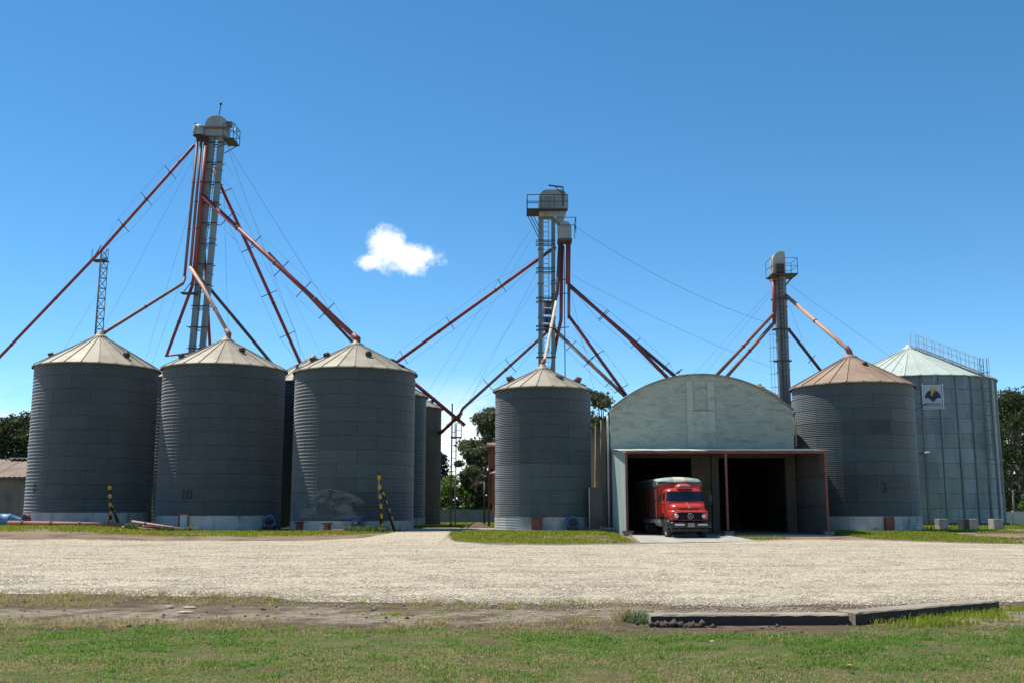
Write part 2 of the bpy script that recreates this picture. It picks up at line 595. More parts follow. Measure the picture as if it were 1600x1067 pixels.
def gravel_material():
    m = bpy.data.materials.new('crushed_stone')
    m.use_nodes = True
    nt = m.node_tree
    N, L = nt.nodes.new, nt.links.new
    b = nt.nodes['Principled BSDF']
    b.inputs['Roughness'].default_value = 1.0
    b.inputs['Specular IOR Level'].default_value = 0.1
    geo = N('ShaderNodeNewGeometry')

    def tex(kind, s, sy=1.0, det=6):
        mp = N('ShaderNodeMapping')
        mp.inputs['Scale'].default_value = (s, s * sy, s)
        L(geo.outputs['Position'], mp.inputs['Vector'])
        n = N(kind)
        n.inputs['Scale'].default_value = 1
        if kind == 'ShaderNodeTexNoise':
            n.inputs['Detail'].default_value = det
        L(mp.outputs[0], n.inputs['Vector'])
        return n

    def ramp(v, a, c, t0=0.0, t1=1.0):
        r = N('ShaderNodeMapRange')
        r.interpolation_type = 'SMOOTHSTEP'
        L(v, r.inputs['Value'])
        for k, x in zip(('From Min', 'From Max', 'To Min', 'To Max'), (a, c, t0, t1)):
            r.inputs[k].default_value = x
        return r.outputs['Result']

    def mixc(fac, a, c, op='MIX'):
        x = N('ShaderNodeMix')
        x.data_type = 'RGBA'
        x.blend_type = op
        if isinstance(fac, float):
            x.inputs['Factor'].default_value = fac
        else:
            L(fac, x.inputs['Factor'])
        for v, k in ((a, 'A'), (c, 'B')):
            if isinstance(v, tuple):
                x.inputs[k].default_value = (*v, 1)
            else:
                L(v, x.inputs[k])
        return x.outputs['Result']
    vo = tex('ShaderNodeTexVoronoi', 19)
    vo2 = tex('ShaderNodeTexVoronoi', 9)
    sepc = N('ShaderNodeSeparateColor')
    L(vo.outputs['Color'], sepc.inputs[0])
    c = mixc(ramp(sepc.outputs[0], .25, 1.0), (.57, .492, .362), (.32, .265, .187))
    # the odd dark stone, and finer rolled lanes where wheels pass
    sep2 = N('ShaderNodeSeparateColor')
    L(vo2.outputs['Color'], sep2.inputs[0])
    c = mixc(ramp(sep2.outputs[1], .90, .97), c, (.17, .145, .115))
    lanes = tex('ShaderNodeTexNoise', .28, 3.2, 7).outputs['Fac']
    c = mixc(ramp(lanes, .46, .68, 0, .7), c, (.34, .285, .205))
    # wheel tracks: pairs of compacted fines running along the yard, wandering a little
    sx = N('ShaderNodeSeparateXYZ')
    L(geo.outputs['Position'], sx.inputs[0])
    wn = tex('ShaderNodeTexNoise', .05, .02, 2).outputs['Fac']
    brk = tex('ShaderNodeTexNoise', .35, .8, 4).outputs['Fac']

    def mth(op, a, b):
        x = N('ShaderNodeMath')
        x.operation = op
        for i, v in enumerate((a, b)):
            if isinstance(v, (int, float)):
                x.inputs[i].default_value = v
            else:
                L(v, x.inputs[i])
        return x.outputs[0]
    yw = mth('ADD', sx.outputs['Y'], mth('MULTIPLY', mth('SUBTRACT', wn, .5), 14.0))
    tr = None
    for y0, w in ((19.6, .28), (21.5, .28), (26.5, .4), (28.4, .4), (34.0, .5), (36.0, .5), (43.0, .7), (45.0, .7)):
        d = ramp(mth('ABSOLUTE', mth('SUBTRACT', yw, y0), 0), w, w * .25)
        tr = d if tr is None else mth('MAXIMUM', tr, d)
    c = mixc(mth('MULTIPLY', tr, ramp(brk, .35, .6, 0, .75)), c, (.30, .245, .17))
    big = tex('ShaderNodeTexNoise', .16, 2.0, 5).outputs['Fac']
    c = mixc(ramp(big, .52, .75, 0, .35), c, (.42, .33, .22))
    L(c, b.inputs['Base Color'])
    fine = tex('ShaderNodeTexNoise', 14, 1.0, 4).outputs['Fac']
    c = mixc(ramp(fine, .50, .64, 0, .75), c, (.235, .19, .13))
    L(c, b.inputs['Base Color'])
    return m


M['ground'] = ground_material()
M['gravel'] = gravel_material()
M['stone'] = mat('loose_stone', (.58, .505, .375), (.43, .365, .262), .95, 0, 9, island=(.36, .30, .22))
M['soil_clod'] = mat('dark_soil', (.085, .066, .05), (.05, .04, .03), 1, 0, 8)


def leafy(name, a, b, isl, trans=.35):
    m = mat(name, a, b, .75, 0, .9, island=isl, spec=.25)
    nt = m.node_tree
    p = nt.nodes['Principled BSDF']
    t = nt.nodes.new('ShaderNodeBsdfTranslucent')
    x = nt.nodes.new('ShaderNodeMixShader')
    x.inputs[0].default_value = trans
    src = p.inputs['Base Color'].links[0].from_socket
    nt.links.new(src, t.inputs['Color'])
    nt.links.new(p.outputs[0], x.inputs[1])
    nt.links.new(t.outputs[0], x.inputs[2])
    nt.links.new(x.outputs[0], nt.nodes['Material Output'].inputs['Surface'])
    return m


M['grass'] = leafy('short_grass', (.13, .285, .042), (.09, .22, .034), (.25, .33, .07), .6)
M['grass_lush'] = leafy('lush_grass', (.24, .32, .03), (.17, .265, .026), (.33, .34, .045), .62)
M['grass_dry'] = leafy('dry_grass', (.48, .375, .19), (.38, .285, .135), (.40, .34, .155), .45)
M['weed'] = leafy('weed_leaf', (.10, .165, .05), (.07, .12, .035), (.17, .22, .10))


def interp(pts, x):
    xs = [p[0] for p in pts]
    ys = [p[1] for p in pts]
    return np.interp(x, xs, ys)


# the ground as one sheet out to the horizon
def axis(lo, hi, step, tail):
    a = list(np.arange(lo, hi + 1e-6, step))
    return [-t for t in reversed(tail)] + a + list(tail)


gx = axis(-60, 60, 1.5, [75, 100, 150, 260, 500, 1000, 2000])
gy = [-300, -100, -40] + list(np.arange(-12, 104, 1.0)) + [115, 135, 170, 240, 400, 800, 1500, 3000]
mb = MB()
rows = []
for yy in gy:
    rows.append([(xx, yy, gz(xx, yy) + (0.035 * (float(vnoise(xx, yy, .7)) - .5) if 2 < yy < 18 else 0) - (0.02 if yy > 18 else 0)) for xx in gx])
mb.grid(rows)
ground = mb.build('ground', M['ground'])
tag(ground, kind='structure')

# the gravel yard: a ragged sheet just above the soil
xs = np.arange(-64, 64.01, 0.25)
rows = [[] for _ in range(61)]
for x in xs:
    n0 = float(interp(NEAR, x)) + (float(fbm(x, 3.0, .9, 4)) - .5) * 1.5
    n1 = float(interp(FAR, x)) + (float(fbm(x, 40.0, .7, 4)) - .5) * 1.6
    for i in range(61):
        t = i / 60
        yy = n0 + (n1 - n0) * t
        e_ = min(1.0, min(t, 1 - t) * (n1 - n0) / 1.1)
        rows[i].append((x, yy, gz(x, yy) + 0.014 - .032 * (1 - e_) ** 2 + .012 * (float(vnoise(x, yy, 1.7)) - .5)))
mb = MB()
mb.grid(rows)
tag(mb.build('gravel_yard', M['gravel']), kind='structure')


def stones(name, pts, size, material, flat=.6):
    n = len(pts)
    oct_ = np.array([(1, 0, 0), (-1, 0, 0), (0, 1, 0), (0, -1, 0), (0, 0, 1), (0, 0, -1)], float)
    f = np.array([(0, 2, 4), (2, 1, 4), (1, 3, 4), (3, 0, 4), (2, 0, 5), (1, 2, 5), (3, 1, 5), (0, 3, 5)])
    a = RNG.random(n) * 6.28
    s = size[0] + (size[1] - size[0]) * RNG.random(n) ** 2
    v = oct_[None] * (0.65 + 0.6 * RNG.random((n, 6, 1)))
    v = v + 0.25 * (RNG.random((n, 6, 3)) - .5)
    v[:, :, 2] *= flat
    ca, sa = np.cos(a)[:, None], np.sin(a)[:, None]
    x = v[:, :, 0] * ca - v[:, :, 1] * sa
    y = v[:, :, 0] * sa + v[:, :, 1] * ca
    v = np.stack([x, y, v[:, :, 2]], -1) * s[:, None, None]
    v += pts[:, None, :]
    v[:, :, 2] += s[:, None] * .15
    F = (f[None] + (np.arange(n) * 6)[:, None, None]).reshape(-1, 3)
    return npmesh(name, v.reshape(-1, 3), F, material)


GZ = np.vectorize(gz)
# loose stones lying on the near half of the yard and strewn past its edge
n = 190000
yy = 15.9 + 36 * RNG.random(n) ** 1.9
xx = (RNG.random(n) * 2 - 1) * (yy * .52 + 1.5)
edge = interp(NEAR, xx) + (fbm(xx, xx * 0 + 3.0, .9, 4) - .5) * 1.5
keep = (yy > edge) | (RNG.random(n) < .75 * np.exp(-(edge - yy) / .6) * (fbm(xx, yy, 1.2) > .40))
p = np.stack([xx, yy, GZ(xx, yy) + .012], -1)[keep]
tag(stones('gravel_stones', p, (.008, .026), M['stone']), 'loose pale crushed stone covering the yard', 'gravel', kind='stuff')


def blades(name, pts, h, w, material, lean=.5, flop=0.0):
    n = len(pts)
    a = RNG.random(n) * 6.28
    hh = h[0] + (h[1] - h[0]) * RNG.random(n)
    ww = w[0] + (w[1] - w[0]) * RNG.random(n)
    dx, dy = np.cos(a), np.sin(a)
    b = RNG.random(n) * 6.28
    l = lean * RNG.random(n) * hh
    lx, ly = np.cos(b) * l, np.sin(b) * l
    v = np.zeros((n, 5, 3))
    v[:, 0] = np.stack([-dx * ww, -dy * ww, 0 * ww], -1) * .5
    v[:, 1] = np.stack([dx * ww, dy * ww, 0 * ww], -1) * .5
    mid = np.stack([lx * .3, ly * .3, hh * .6], -1)
    v[:, 2] = mid + np.stack([dx * ww, dy * ww, 0 * ww], -1) * .38
    v[:, 3] = mid - np.stack([dx * ww, dy * ww, 0 * ww], -1) * .38
    v[:, 4] = np.stack([lx, ly, hh * (1 - .3 * (l / np.maximum(hh, 1e-6)))], -1)
    v += pts[:, None, :]
    f1 = np.array([(0, 1, 2), (0, 2, 3), (3, 2, 4)])
    F = (f1[None] + (np.arange(n) * 5)[:, None, None]).reshape(-1, 3)
    return npmesh(name, v.reshape(-1, 3), F, material)


# --- the lawn in the foreground: green and dry blades in patches
n = 420000
yy = 8.8 + 7.4 * RNG.random(n)
xx = (RNG.random(n) * 2 - 1) * (yy * .52 + .8)
zz = GZ(xx, yy) + .035 * (vnoise(xx, yy, .7) - .5) - .004
pat = .55 * fbm(xx, yy * 1.6, 1.1, 4) + .45 * fbm(xx + 7, yy * 1.4, 4.2, 3)
pat2 = fbm(xx + 40, yy * 1.4, .45, 3)
lim = 14.65 + (fbm(xx, yy * 0 + 5, .6) - .5) * 1.6 + np.where(xx > 4.6, .8, 0) + np.where(xx < -3, .5, 0) - np.where((xx > .6) & (xx < 4.4), .35, 0)
fade = np.clip((lim - yy) / .9, 0, 1)
dens = np.clip((pat - .32) / .18, 0.14, 1) * fade
bare = (fbm(xx - 20, yy * 1.3, .9, 4) > .60)
dens = np.where(bare, dens * .22, dens)
k = RNG.random(n) < dens
front = np.clip((12.2 - yy) / 2.2, 0, 1)
dry = RNG.random(n) < np.clip((pat2 - .45) / .14, 0, 1) * .40 + np.clip((fbm(xx + 3, yy * 1.5, 3.1, 3) - .5) / .15, 0, 1) * .2 + front * .2 + .03
P3 = np.stack([xx, yy, zz], -1)
tall = .6 + 1.1 * np.clip((fbm(xx + 90, yy, 3.5, 3) - .45) / .3, 0, 1)
tag(blades('lawn_grass', P3[k & ~dry], (.014 * tall[k & ~dry], .050 * tall[k & ~dry]), (.007, .015), M['grass'], 1.9), 'patchy short green grass of the foreground lawn', 'grass', kind='stuff')
tag(blades('dry_lawn_grass', P3[k & dry], (.012, .048), (.006, .012), M['grass_dry'], 2.2), 'straw coloured dry blades among the lawn', 'grass', kind='stuff')

# --- taller grass along the second kerb beam on the right
n = 9000
xx = 5.1 + 5.2 * RNG.random(n)
yy = 15.35 + (xx - 5.1) * .42 + (RNG.random(n) - .6) * 1.5
k = RNG.random(n) < np.clip((fbm(xx, yy, 1.5) - .3) / .2, 0, 1) * np.clip((xx - 5.0) / 1.2, .25, 1)
tag(blades('kerbside_grass', np.stack([xx, yy, 0 * xx - .01], -1)[k], (.04, .15), (.008, .016), M['grass_lush'], 1.3), 'taller bright grass growing against the kerb beams', 'grass', kind='stuff')

# --- grass strips in front of the silos
n = 260000
xx = -34 + 76 * RNG.random(n)
yy = 43 + 20 * RNG.random(n)
far = interp(FAR, xx)
jit = (fbm(xx, yy, .8, 3) - .5) * 1.4
cov = np.clip((yy - far - np.where(xx < -7, 3.4, .9) - jit) / .7, 0, 1)
cov *= np.where((xx > 5.8) & (xx < 18.0), np.where((xx > 11.9) & (xx < 14.2) & (yy < 56.3), .8, 0), 1)
cov *= np.where((xx > -6.6) & (xx < -2.8) & (yy > 58), .1, 1)
cov *= np.where((xx > 24), np.clip((fbm(xx, yy, .35) - .42) / .15, 0, 1), 1)
cov *= np.clip((fbm(xx + 9, yy, .5, 4) - .22) / .2, .25, 1)
cov *= np.where(xx < -4, np.clip((60.6 - yy) / .8, .25, 1), 1)
k = RNG.random(n) < cov
Pz = np.stack([xx, yy, GZ(xx, yy) - .03], -1)
tag(blades('strip_grass', Pz[k], (.05, .16), (.02, .045), M['grass_lush'], .8), 'bright green mown grass strip in front of the silos', 'grass', kind='stuff')
# meadow beyond the yard, seen through the gap and at the right
n = 60000
xx = np.concatenate([-9 + 14 * RNG.random(n // 2), 20 + 40 * RNG.random(n // 2)])
yy = 66 + 36 * RNG.random(n)
tag(blades('meadow_grass', np.stack([xx, yy, GZ(xx, yy) - .03], -1)[(yy > 73) | (xx > 24)], (.10, .3), (.03, .07), M['grass_lush'], .8), 'rough meadow grass behind the silos', 'grass', kind='stuff')


# --- dry tufts and weeds on the verge
def tuft_points(c, r, n):
    a = RNG.random(n) * 6.28
    q = r * np.sqrt(RNG.random(n))
    x, y = c[0] + q * np.cos(a), c[1] + q * np.sin(a)
    return np.stack([x, y, 0 * x - .02], -1)


def gnd(u, v):
    y = (533.5 - v) / 1610.0
    t = -EYE / (math.sin(PITCH) + y * math.cos(PITCH))
    return ((u - 800) / 1610.0 * t, (math.cos(PITCH) - y * math.sin(PITCH)) * t)


pd, pg = [], []
for _ in range(210):
    u = random.uniform(-40, 420) if random.random() < .72 else random.uniform(600, 1010)
    v = random.choice([random.uniform(926, 948), random.uniform(968, 984)])
    if u > 640 and v < 950:
        v = random.uniform(942, 952)
    pd.append(tuft_points(gnd(u, v), random.uniform(.06, .42), random.randint(20, 110)))
for _ in range(70):
    u = random.uniform(-20, 1010)
    v = random.uniform(930, 945) if u < 520 else random.uniform(940, 972)
    pg.append(tuft_points(gnd(u, v), random.uniform(.06, .26), random.randint(15, 70)))
tag(blades('verge_dry_grass', np.concatenate(pd), (.02, .13), (.007, .016), M['grass_dry'], 1.9), 'dry straw tufts along the dirt verge', 'grass', kind='stuff')
tag(blades('verge_green_grass', np.concatenate(pg), (.02, .10), (.008, .014), M['grass_lush'], 1.6), 'small green tufts along the dirt verge', 'grass', kind='stuff')
p = gnd(972, 970)
tag(blades('dry_grass_tuft', tuft_points((p[0], p[1]), .16, 110), (.12, .34), (.006, .011), M['grass_dry'], .9), 'tall dry straw tuft at the left end of the kerb beam', 'plant')
p = gnd(1000, 972)
tag(blades('leafy_weed', tuft_points((p[0], p[1]), .24, 160), (.08, .26), (.015, .03), M['weed'], 1.2), 'green leafy weed against the end of the kerb beam', 'plant')
# rubble of dark soil against the first kerb beam, clods on the verge
q = []
for _ in range(240):
    u, v = random.gauss(1055, 22), random.uniform(969, 980)
    q.append((*gnd(u, v), random.uniform(0, .035)))
o = stones('soil_heap', np.array(q), (.03, .075), M['soil_clod'], .8)
tag(o, 'crumbled heap of dark soil against the kerb beam', 'soil', kind='stuff')
q = []
for _ in range(500):
    u, v = random.uniform(-20, 1620), random.choice([random.uniform(946, 985), random.uniform(960, 1010)])
    q.append((*gnd(u, v), -.005))
tag(stones('verge_clods', np.array(q), (.012, .05), M['soil_clod'], .6), 'dark earth clods scattered on the dirt verge', 'soil', kind='stuff')


def boulder(label, u, v, size, material):
    x, y = gnd(u, v)
    mb = MB()
    n, m = 7, 10
    rows = []
    for i in range(n + 1):
        th = math.pi * i / n
        rows.append([(x + size[0] * math.sin(th) * math.cos(2 * math.pi * k / m) * random.uniform(.85, 1.1),
                      y + size[1] * math.sin(th) * math.sin(2 * math.pi * k / m) * random.uniform(.85, 1.1),
                      size[2] * (.4 - math.cos(th) * random.uniform(.85, 1.05))) for k in range(m)])
    mb.grid(rows, False, True)
    tag(mb.build('stone', material), label, 'stone', 'single stones on the dirt verge')


boulder('rounded grey stone at the gravel edge right of the middle', 772, 950, (.11, .07, .06), M['kerb'])
boulder('flat pale stone on the verge, foremost of three', 290, 957, (.13, .07, .025), M['stone'])
boulder('flat pale stone on the verge, leftmost of three', 264, 950, (.09, .06, .04), M['stone'])
boulder('flat pale stone on the verge, rightmost of three', 296, 950, (.12, .06, .03), M['stone'])
boulder('small white stone on the bare soil left of the lawn middle', 1113, 1004, (.035, .03, .025), M['whitewash'])

# dandelion
x, y = gnd(1327, 1052)
t = thing('dandelion', 'yellow dandelion flower in the lawn at the bottom right', 'flower', (x, y, 0))
MB().tube([(x, y, -.01), (x + .004, y, .04), (x, y - .004, .075)], .003, 5).build('stem', M['weed'], t)
mb = MB()
for k in range(34):
    a, e = k * 2.4, .15 + .8 * (k / 34)
    d = Vector((math.cos(a) * math.cos(e), math.sin(a) * math.cos(e), math.sin(e) * .6))
    s = Vector((-math.sin(a), math.cos(a), 0)) * .006
    c0 = Vector((x, y - .004, .075))
    mb.add([c0 - s * .4, c0 + s * .4, c0 + d * .034 + s, c0 + d * .034 - s], [(0, 1, 2, 3)])
mb.build('petals', M['gold'], t)

# --- kerb beams
def kerb(label, u0, v0, u1, v1, h, w, cham=.02):
    a, b = Vector((*gnd(u0, v0), 0)), Vector((*gnd(u1, v1), 0))
    d = (b - a).normalized()
    s = Vector((-d.y, d.x, 0))
    n = 26
    rows = []
    for i in range(n + 1):
        c = a.lerp(b, i / n)
        j = lambda k: (random.random() - .5) * k
        rows.append([c + Vector((0, 0, -.06)), c + Vector((0, 0, h - cham + j(.012))) + s * j(.012), c + s * (cham + j(.012)) + Vector((0, 0, h + j(.01))),
                     c + s * w + Vector((0, 0, h + j(.012))), c + s * (w + .02) + Vector((0, 0, -.06))])
    t = thing('kerb_beam', label, 'kerb', a, 'concrete kerb beams lying at the lawn edge')
    mb = MB()
    mb.grid([r[1:] for r in rows], False)
    mb.add(rows[0], [(0, 1, 2, 3, 4)])
    mb.add(rows[-1], [(4, 3, 2, 1, 0)])
    mb.build('beam', M['kerb'], t)
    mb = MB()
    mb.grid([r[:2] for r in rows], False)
    mb.build('front_face', M['kerb_shade'], t)['label'] = 'front face with shade in its colour'


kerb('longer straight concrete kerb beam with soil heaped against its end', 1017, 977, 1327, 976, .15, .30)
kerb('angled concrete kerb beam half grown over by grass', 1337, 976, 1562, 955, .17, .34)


# ------------------------------------------------------------------ silos
def sheet_mesh(name, R, da, h, ncorr, amp, material, nseg=6, per=8, gap=.022):
    mb = MB()
    n = max(2, ncorr * per)
    a = da / 2 - gap / R / 2
    rows = []
    for i in range(n + 1):
        z = h * i / n
        r = R + amp * math.cos(2 * math.pi * ncorr * i / n)
        zz = .008 + z * (h - .016) / h
        rows.append([(r * math.cos(-a + 2 * a * k / nseg), r * math.sin(-a + 2 * a * k / nseg), zz) for k in range(nseg + 1)])
    mb.grid(rows)
    # folded edges so that each sheet has depth
    for k in (0, nseg):
        mb.grid([[r[k], ((r[k][0]) * (1 - .035 / R), r[k][1] * (1 - .035 / R), r[k][2])] for r in rows], False)
    return mb.build(name, material)


def roof_panel_mesh(name, R0, R1, z0, z1, da, material, rib=.05):
    """one sector of the cone with a standing seam along its edge and a folded eave"""
    mb = MB()
    a = da / 2
    rows = []
    for i in range(6):
        t = i / 5
        r = R0 + (R1 - R0) * t
        z = z0 + (z1 - z0) * t
        rows.append([(r * math.cos(-a + 2 * a * k / 4), r * math.sin(-a + 2 * a * k / 4), z - .02 * math.sin(math.pi * k / 4) * (1 - t)) for k in range(5)])
    mb.grid(rows, False)
    e = [(p[0], p[1], p[2] - .075) for p in rows[0]]
    mb.grid([e, rows[0]], False)
    p0, p1 = Vector(rows[0][0]), Vector(rows[-1][0])
    mb.bar(p0 + Vector((0, 0, rib / 2)), p1 + Vector((0, 0, rib / 2)), .055, rib)
    return mb.build(name, material)


def text_mesh(name, body, size, material, parent, loc, rot, extrude=.004):
    cu = bpy.data.curves.new(name, 'FONT')
    cu.body = body
    cu.size = size
    cu.align_x = 'CENTER'
    cu.align_y = 'CENTER'
    cu.extrude = extrude
    tmp = bpy.data.objects.new(name + '_curve', cu)
    COL.objects.link(tmp)
    dg = bpy.context.evaluated_depsgraph_get()
    me = bpy.data.meshes.new_from_object(tmp.evaluated_get(dg))
    bpy.data.objects.remove(tmp)
    me.materials.clear()
    me.materials.append(material)
    o = new_obj(name, me, parent)
    o.location = Vector(loc) - wloc(parent)
    o.rotation_euler = rot
    return o


def roof_vent(root, C, R, zeave, zapex, ang, t, material, s=1.0, kind=0):
    s *= .78
    r = R * (1 - t)
    z = zeave + (zapex - zeave) * t
    p = Vector((C[0] + r * math.cos(ang), C[1] + r * math.sin(ang), z))
    out = Vector((math.cos(ang), math.sin(ang), 0))
    slope = Vector((out.x * R, out.y * R, -(zapex - zeave))).normalized()
    mb = MB()
    if kind == 0:    # gooseneck with a round hood
        mb.tube([p - Vector((0, 0, .05)), p + Vector((0, 0, .22 * s)), p + Vector((0, 0, .34 * s)) + out * .12 * s, p + Vector((0, 0, .34 * s)) + slope * .34 * s],
                [.2 * s, .2 * s, .22 * s, .25 * s], 10)
        v = mb.build('roof_vent', material, root)
        q = p + Vector((0, 0, .34 * s)) + slope * .35 * s
        MB().tube([q, q + slope * .03], [.27 * s, .27 * s], 10).build('rim', M['steel'], v)
    else:            # square hatch box with a tilted lid
        side = Vector((-out.y, out.x, 0))
        e = Matrix((side, slope, side.cross(slope))).transposed().to_euler()
        mb.box(p + Vector((0, 0, .12 * s)), (.42 * s, .42 * s, .28 * s), e)
        v = mb.build('roof_hatch', material, root)
        MB().box(p + Vector((0, 0, .30 * s)) + slope * .05, (.5 * s, .55 * s, .04), e).build('lid', M['steel'], v)


def silo(name, label, X, Y, R, zb, zband, zeave, zapex, rings, per_ring, ncorr, amp, roof, nroof=24, skin=None, low=None, low_rings=0,
         band='whitewash', group='round steel grain silos', per=8, over=.16, vents=(), phase=.3, cap=True, ring_mats=None):
    root = thing(name, label, 'silo', (X, Y, zb), group)
    C = (X, Y)
    skin = skin or M['zinc']
    MB().lathe([(R - .05, zb - .4), (R - .05, zeave)], (X, Y, 0), 48).build('inner_shell', M['shell'], root)
    MB().lathe([(R + .22, gz(X, Y - R) - .5), (R + .22, zb + .03), (R - .1, zb + .04)], (X, Y, 0), 48, smooth=False).build('foundation', M['concrete'], root)
    h = (zeave - zband) / rings
    da = 2 * math.pi / per_ring
    proto = None
    view = math.atan2(-Y, -X)
    for i in range(rings):
        for k in range(per_ring):
            a = phase + da * (k + .5 * (i % 2))
            d = (a - view + math.pi) % (2 * math.pi) - math.pi
            if abs(d) > 2.45:
                continue
            m_ = (low if (low and i < low_rings) else None)
            if ring_mats and i in ring_mats:
                m_ = M[ring_mats[i]]
            if proto is None:
                proto = sheet_mesh('wall_sheet', R, da, h, ncorr, amp, skin, per=per)
                proto.parent = root
                o = proto
                o.location = (0, 0, zband - zb)
                o.rotation_euler = (0, 0, a)
                if m_:
                    o.material_slots[0].link = 'OBJECT'
                    o.material_slots[0].material = m_
            else:
                copy_part(proto, root, (0, 0, zband - zb + i * h), a, None, m_ or skin)
    # closed back that the photograph never shows
    MB().lathe([(R - .03, zband), (R - .03, zeave)], (X, Y, 0), 20, a0=view + 2.3, a1=view + 2 * math.pi - 2.3).build('rear_wall', skin, root)
    if zband > zb + .1:
        hb = zband - zb
        pb = None
        for k in range(per_ring):
            a = phase + da * (k + .25)
            if pb is None:
                pb = sheet_mesh('base_sheet', R + .03, da, hb, max(1, round(hb / .16)), .008, M[band], per=6, gap=.015)
                pb.parent = root
                pb.location = (0, 0, 0)
                pb.rotation_euler = (0, 0, a)
            else:
                copy_part(pb, root, (0, 0, 0), a)
    dr = 2 * math.pi / nroof
    pr = roof_panel_mesh('roof_panel', R + over, .42, zeave - zb - .02, zapex - zb, dr, roof)
    pr.parent = root
    for k in range(1, nroof):
        copy_part(pr, root, (0, 0, 0), dr * k)
    if cap:
        MB().lathe([(.50, zapex - .06), (.50, zapex + .06), (.34, zapex + .16), (.22, zapex + .22), (.22, zapex + .34), (0.001, zapex + .34)], (X, Y, 0), 16).build('roof_cap', roof, root)
    for (ang, t, mt, s, kd) in vents:
        roof_vent(root, C, R, zeave, zapex, ang, t, M[mt], s, kd)
    return root


def on_wall(root, X, Y, R, u, zc):
    """a point on the silo wall in front of image column u, and the outward angle"""
    dx = (u - 800) / 1610.0 * 1.0
    # intersect the viewing ray in plan with the circle
    d = Vector((dx, math.cos(PITCH) + math.sin(PITCH) * math.tan(PITCH) * (1 if zc < 4 else .6))).normalized()
    c = Vector((X, Y))
    b = d.dot(c)
    q = max(0, R * R - (c - d * b).length_squared)
    p = d * (b - math.sqrt(q))
    a = math.atan2(p.y - Y, p.x - X)
    return Vector((p.x, p.y, zc)), a


def paint_text(root, X, Y, R, u, z, body, size, material, off=.03):
    p, a = on_wall(root, X, Y, R + off, u, z)
    return text_mesh('painted_number', body, size, material, root, p, (math.pi / 2, 0, a + math.pi / 2), .002)


DEG = math.pi / 180
S1 = (-26.75, 66.0, 3.74)
S2 = (-18.52, 66.0, 3.82)
S3 = (-9.93, 65.0, 3.77)
S4 = (1.92, 64.0, 2.96)
S8 = (21.20, 64.0, 3.62)
SB = (32.70, 84.0, 6.28)
num_black = mat('stencil_black', (.020, .024, .026), None, .8)

s1 = silo('grain_silo', 'dark corrugated silo with tan roof at the left, beside the brown roofed shed', *S1, .57, 1.33, 10.42, 12.45, 11, 10, 4, .0145, M['roof_tan'],
          vents=((200 * DEG, .28, 'dark_pipe', 1.0, 0), (-35 * DEG, .25, 'dark_pipe', 1.0, 0)))
paint_text(s1, *S1, 52, 2.75, '0', .75, num_black)
s2 = silo('grain_silo', 'dark corrugated silo numbered 10 with a small door in its white base', *S2, .24, 1.14, 10.35, 12.2, 11, 10, 4, .0145, M['roof_tan'], phase=.05,
          vents=((222 * DEG, .25, 'dark_pipe', .9, 0), (-48 * DEG, .48, 'rust_steel', 1.0, 0)))
paint_text(s2, *S2, 290, 2.35, '10', .8, num_black)
s3 = silo('grain_silo', 'dark corrugated silo numbered 7 with a faded whitish paint patch', *S3, .20, .85, 10.0, 11.78, 11, 10, 4, .0135, M['roof_tan'], phase=.2,
          ring_mats={2: 'zinc_mid', 3: 'zinc_mid', 4: 'zinc_mid'},
          vents=((205 * DEG, .3, 'dark_pipe', 1.0, 0), (228 * DEG, .42, 'dark_pipe', .95, 0), (-62 * DEG, .45, 'rust_steel', 1.0, 0), (-8 * DEG, .35, 'dark_pipe', 1.0, 1), (-25 * DEG, .12, 'dark_pipe', .8, 1)))
paint_text(s3, *S3, 515, 2.35, '7', .72, num_black)
s4 = silo('grain_silo', 'narrower silo with paler lower rings standing beside the vaulted warehouse', *S4, .30, 1.08, 8.8, 10.1, 10, 8, 7, .011, M['roof_tan'], nroof=20, phase=.12,
          low=M['zinc_pale'], low_rings=4, per=6,
          vents=((192 * DEG, .35, 'rust_steel', 1.1, 0), (-58 * DEG, .38, 'dark_pipe', 1.0, 1), (-12 * DEG, .3, 'rust_steel', 1.1, 0), (-20 * DEG, .12, 'blue_paint', .7, 1)))
s8 = silo('grain_silo', 'grey silo numbered 2 with a rust coloured roof right of the warehouse', *S8, .30, 1.12, 9.0, 10.85, 10, 10, 7, .011, M['roof_rust'], phase=.0,
          ring_mats={3: 'zinc_mid', 4: 'zinc_mid', 5: 'zinc_mid', 7: 'zinc_mid', 8: 'zinc_mid', 9: 'zinc_mid'}, per=6, skin=M['zinc'],
          vents=((-75 * DEG, .62, 'rust_steel', .8, 0),))
paint_text(s8, *S8, 1384, 2.72, '2', .72, num_black)
sb = silo('large_grain_silo', 'large bright galvanised silo with roof stair and company sign at the right', *SB, .25, .42, 11.6, 14.45, 10, 14, 8, .009, M['roof_new'], nroof=36, phase=.1,
          skin=M['zinc_new'], per=5, over=.2, group='large modern silos')

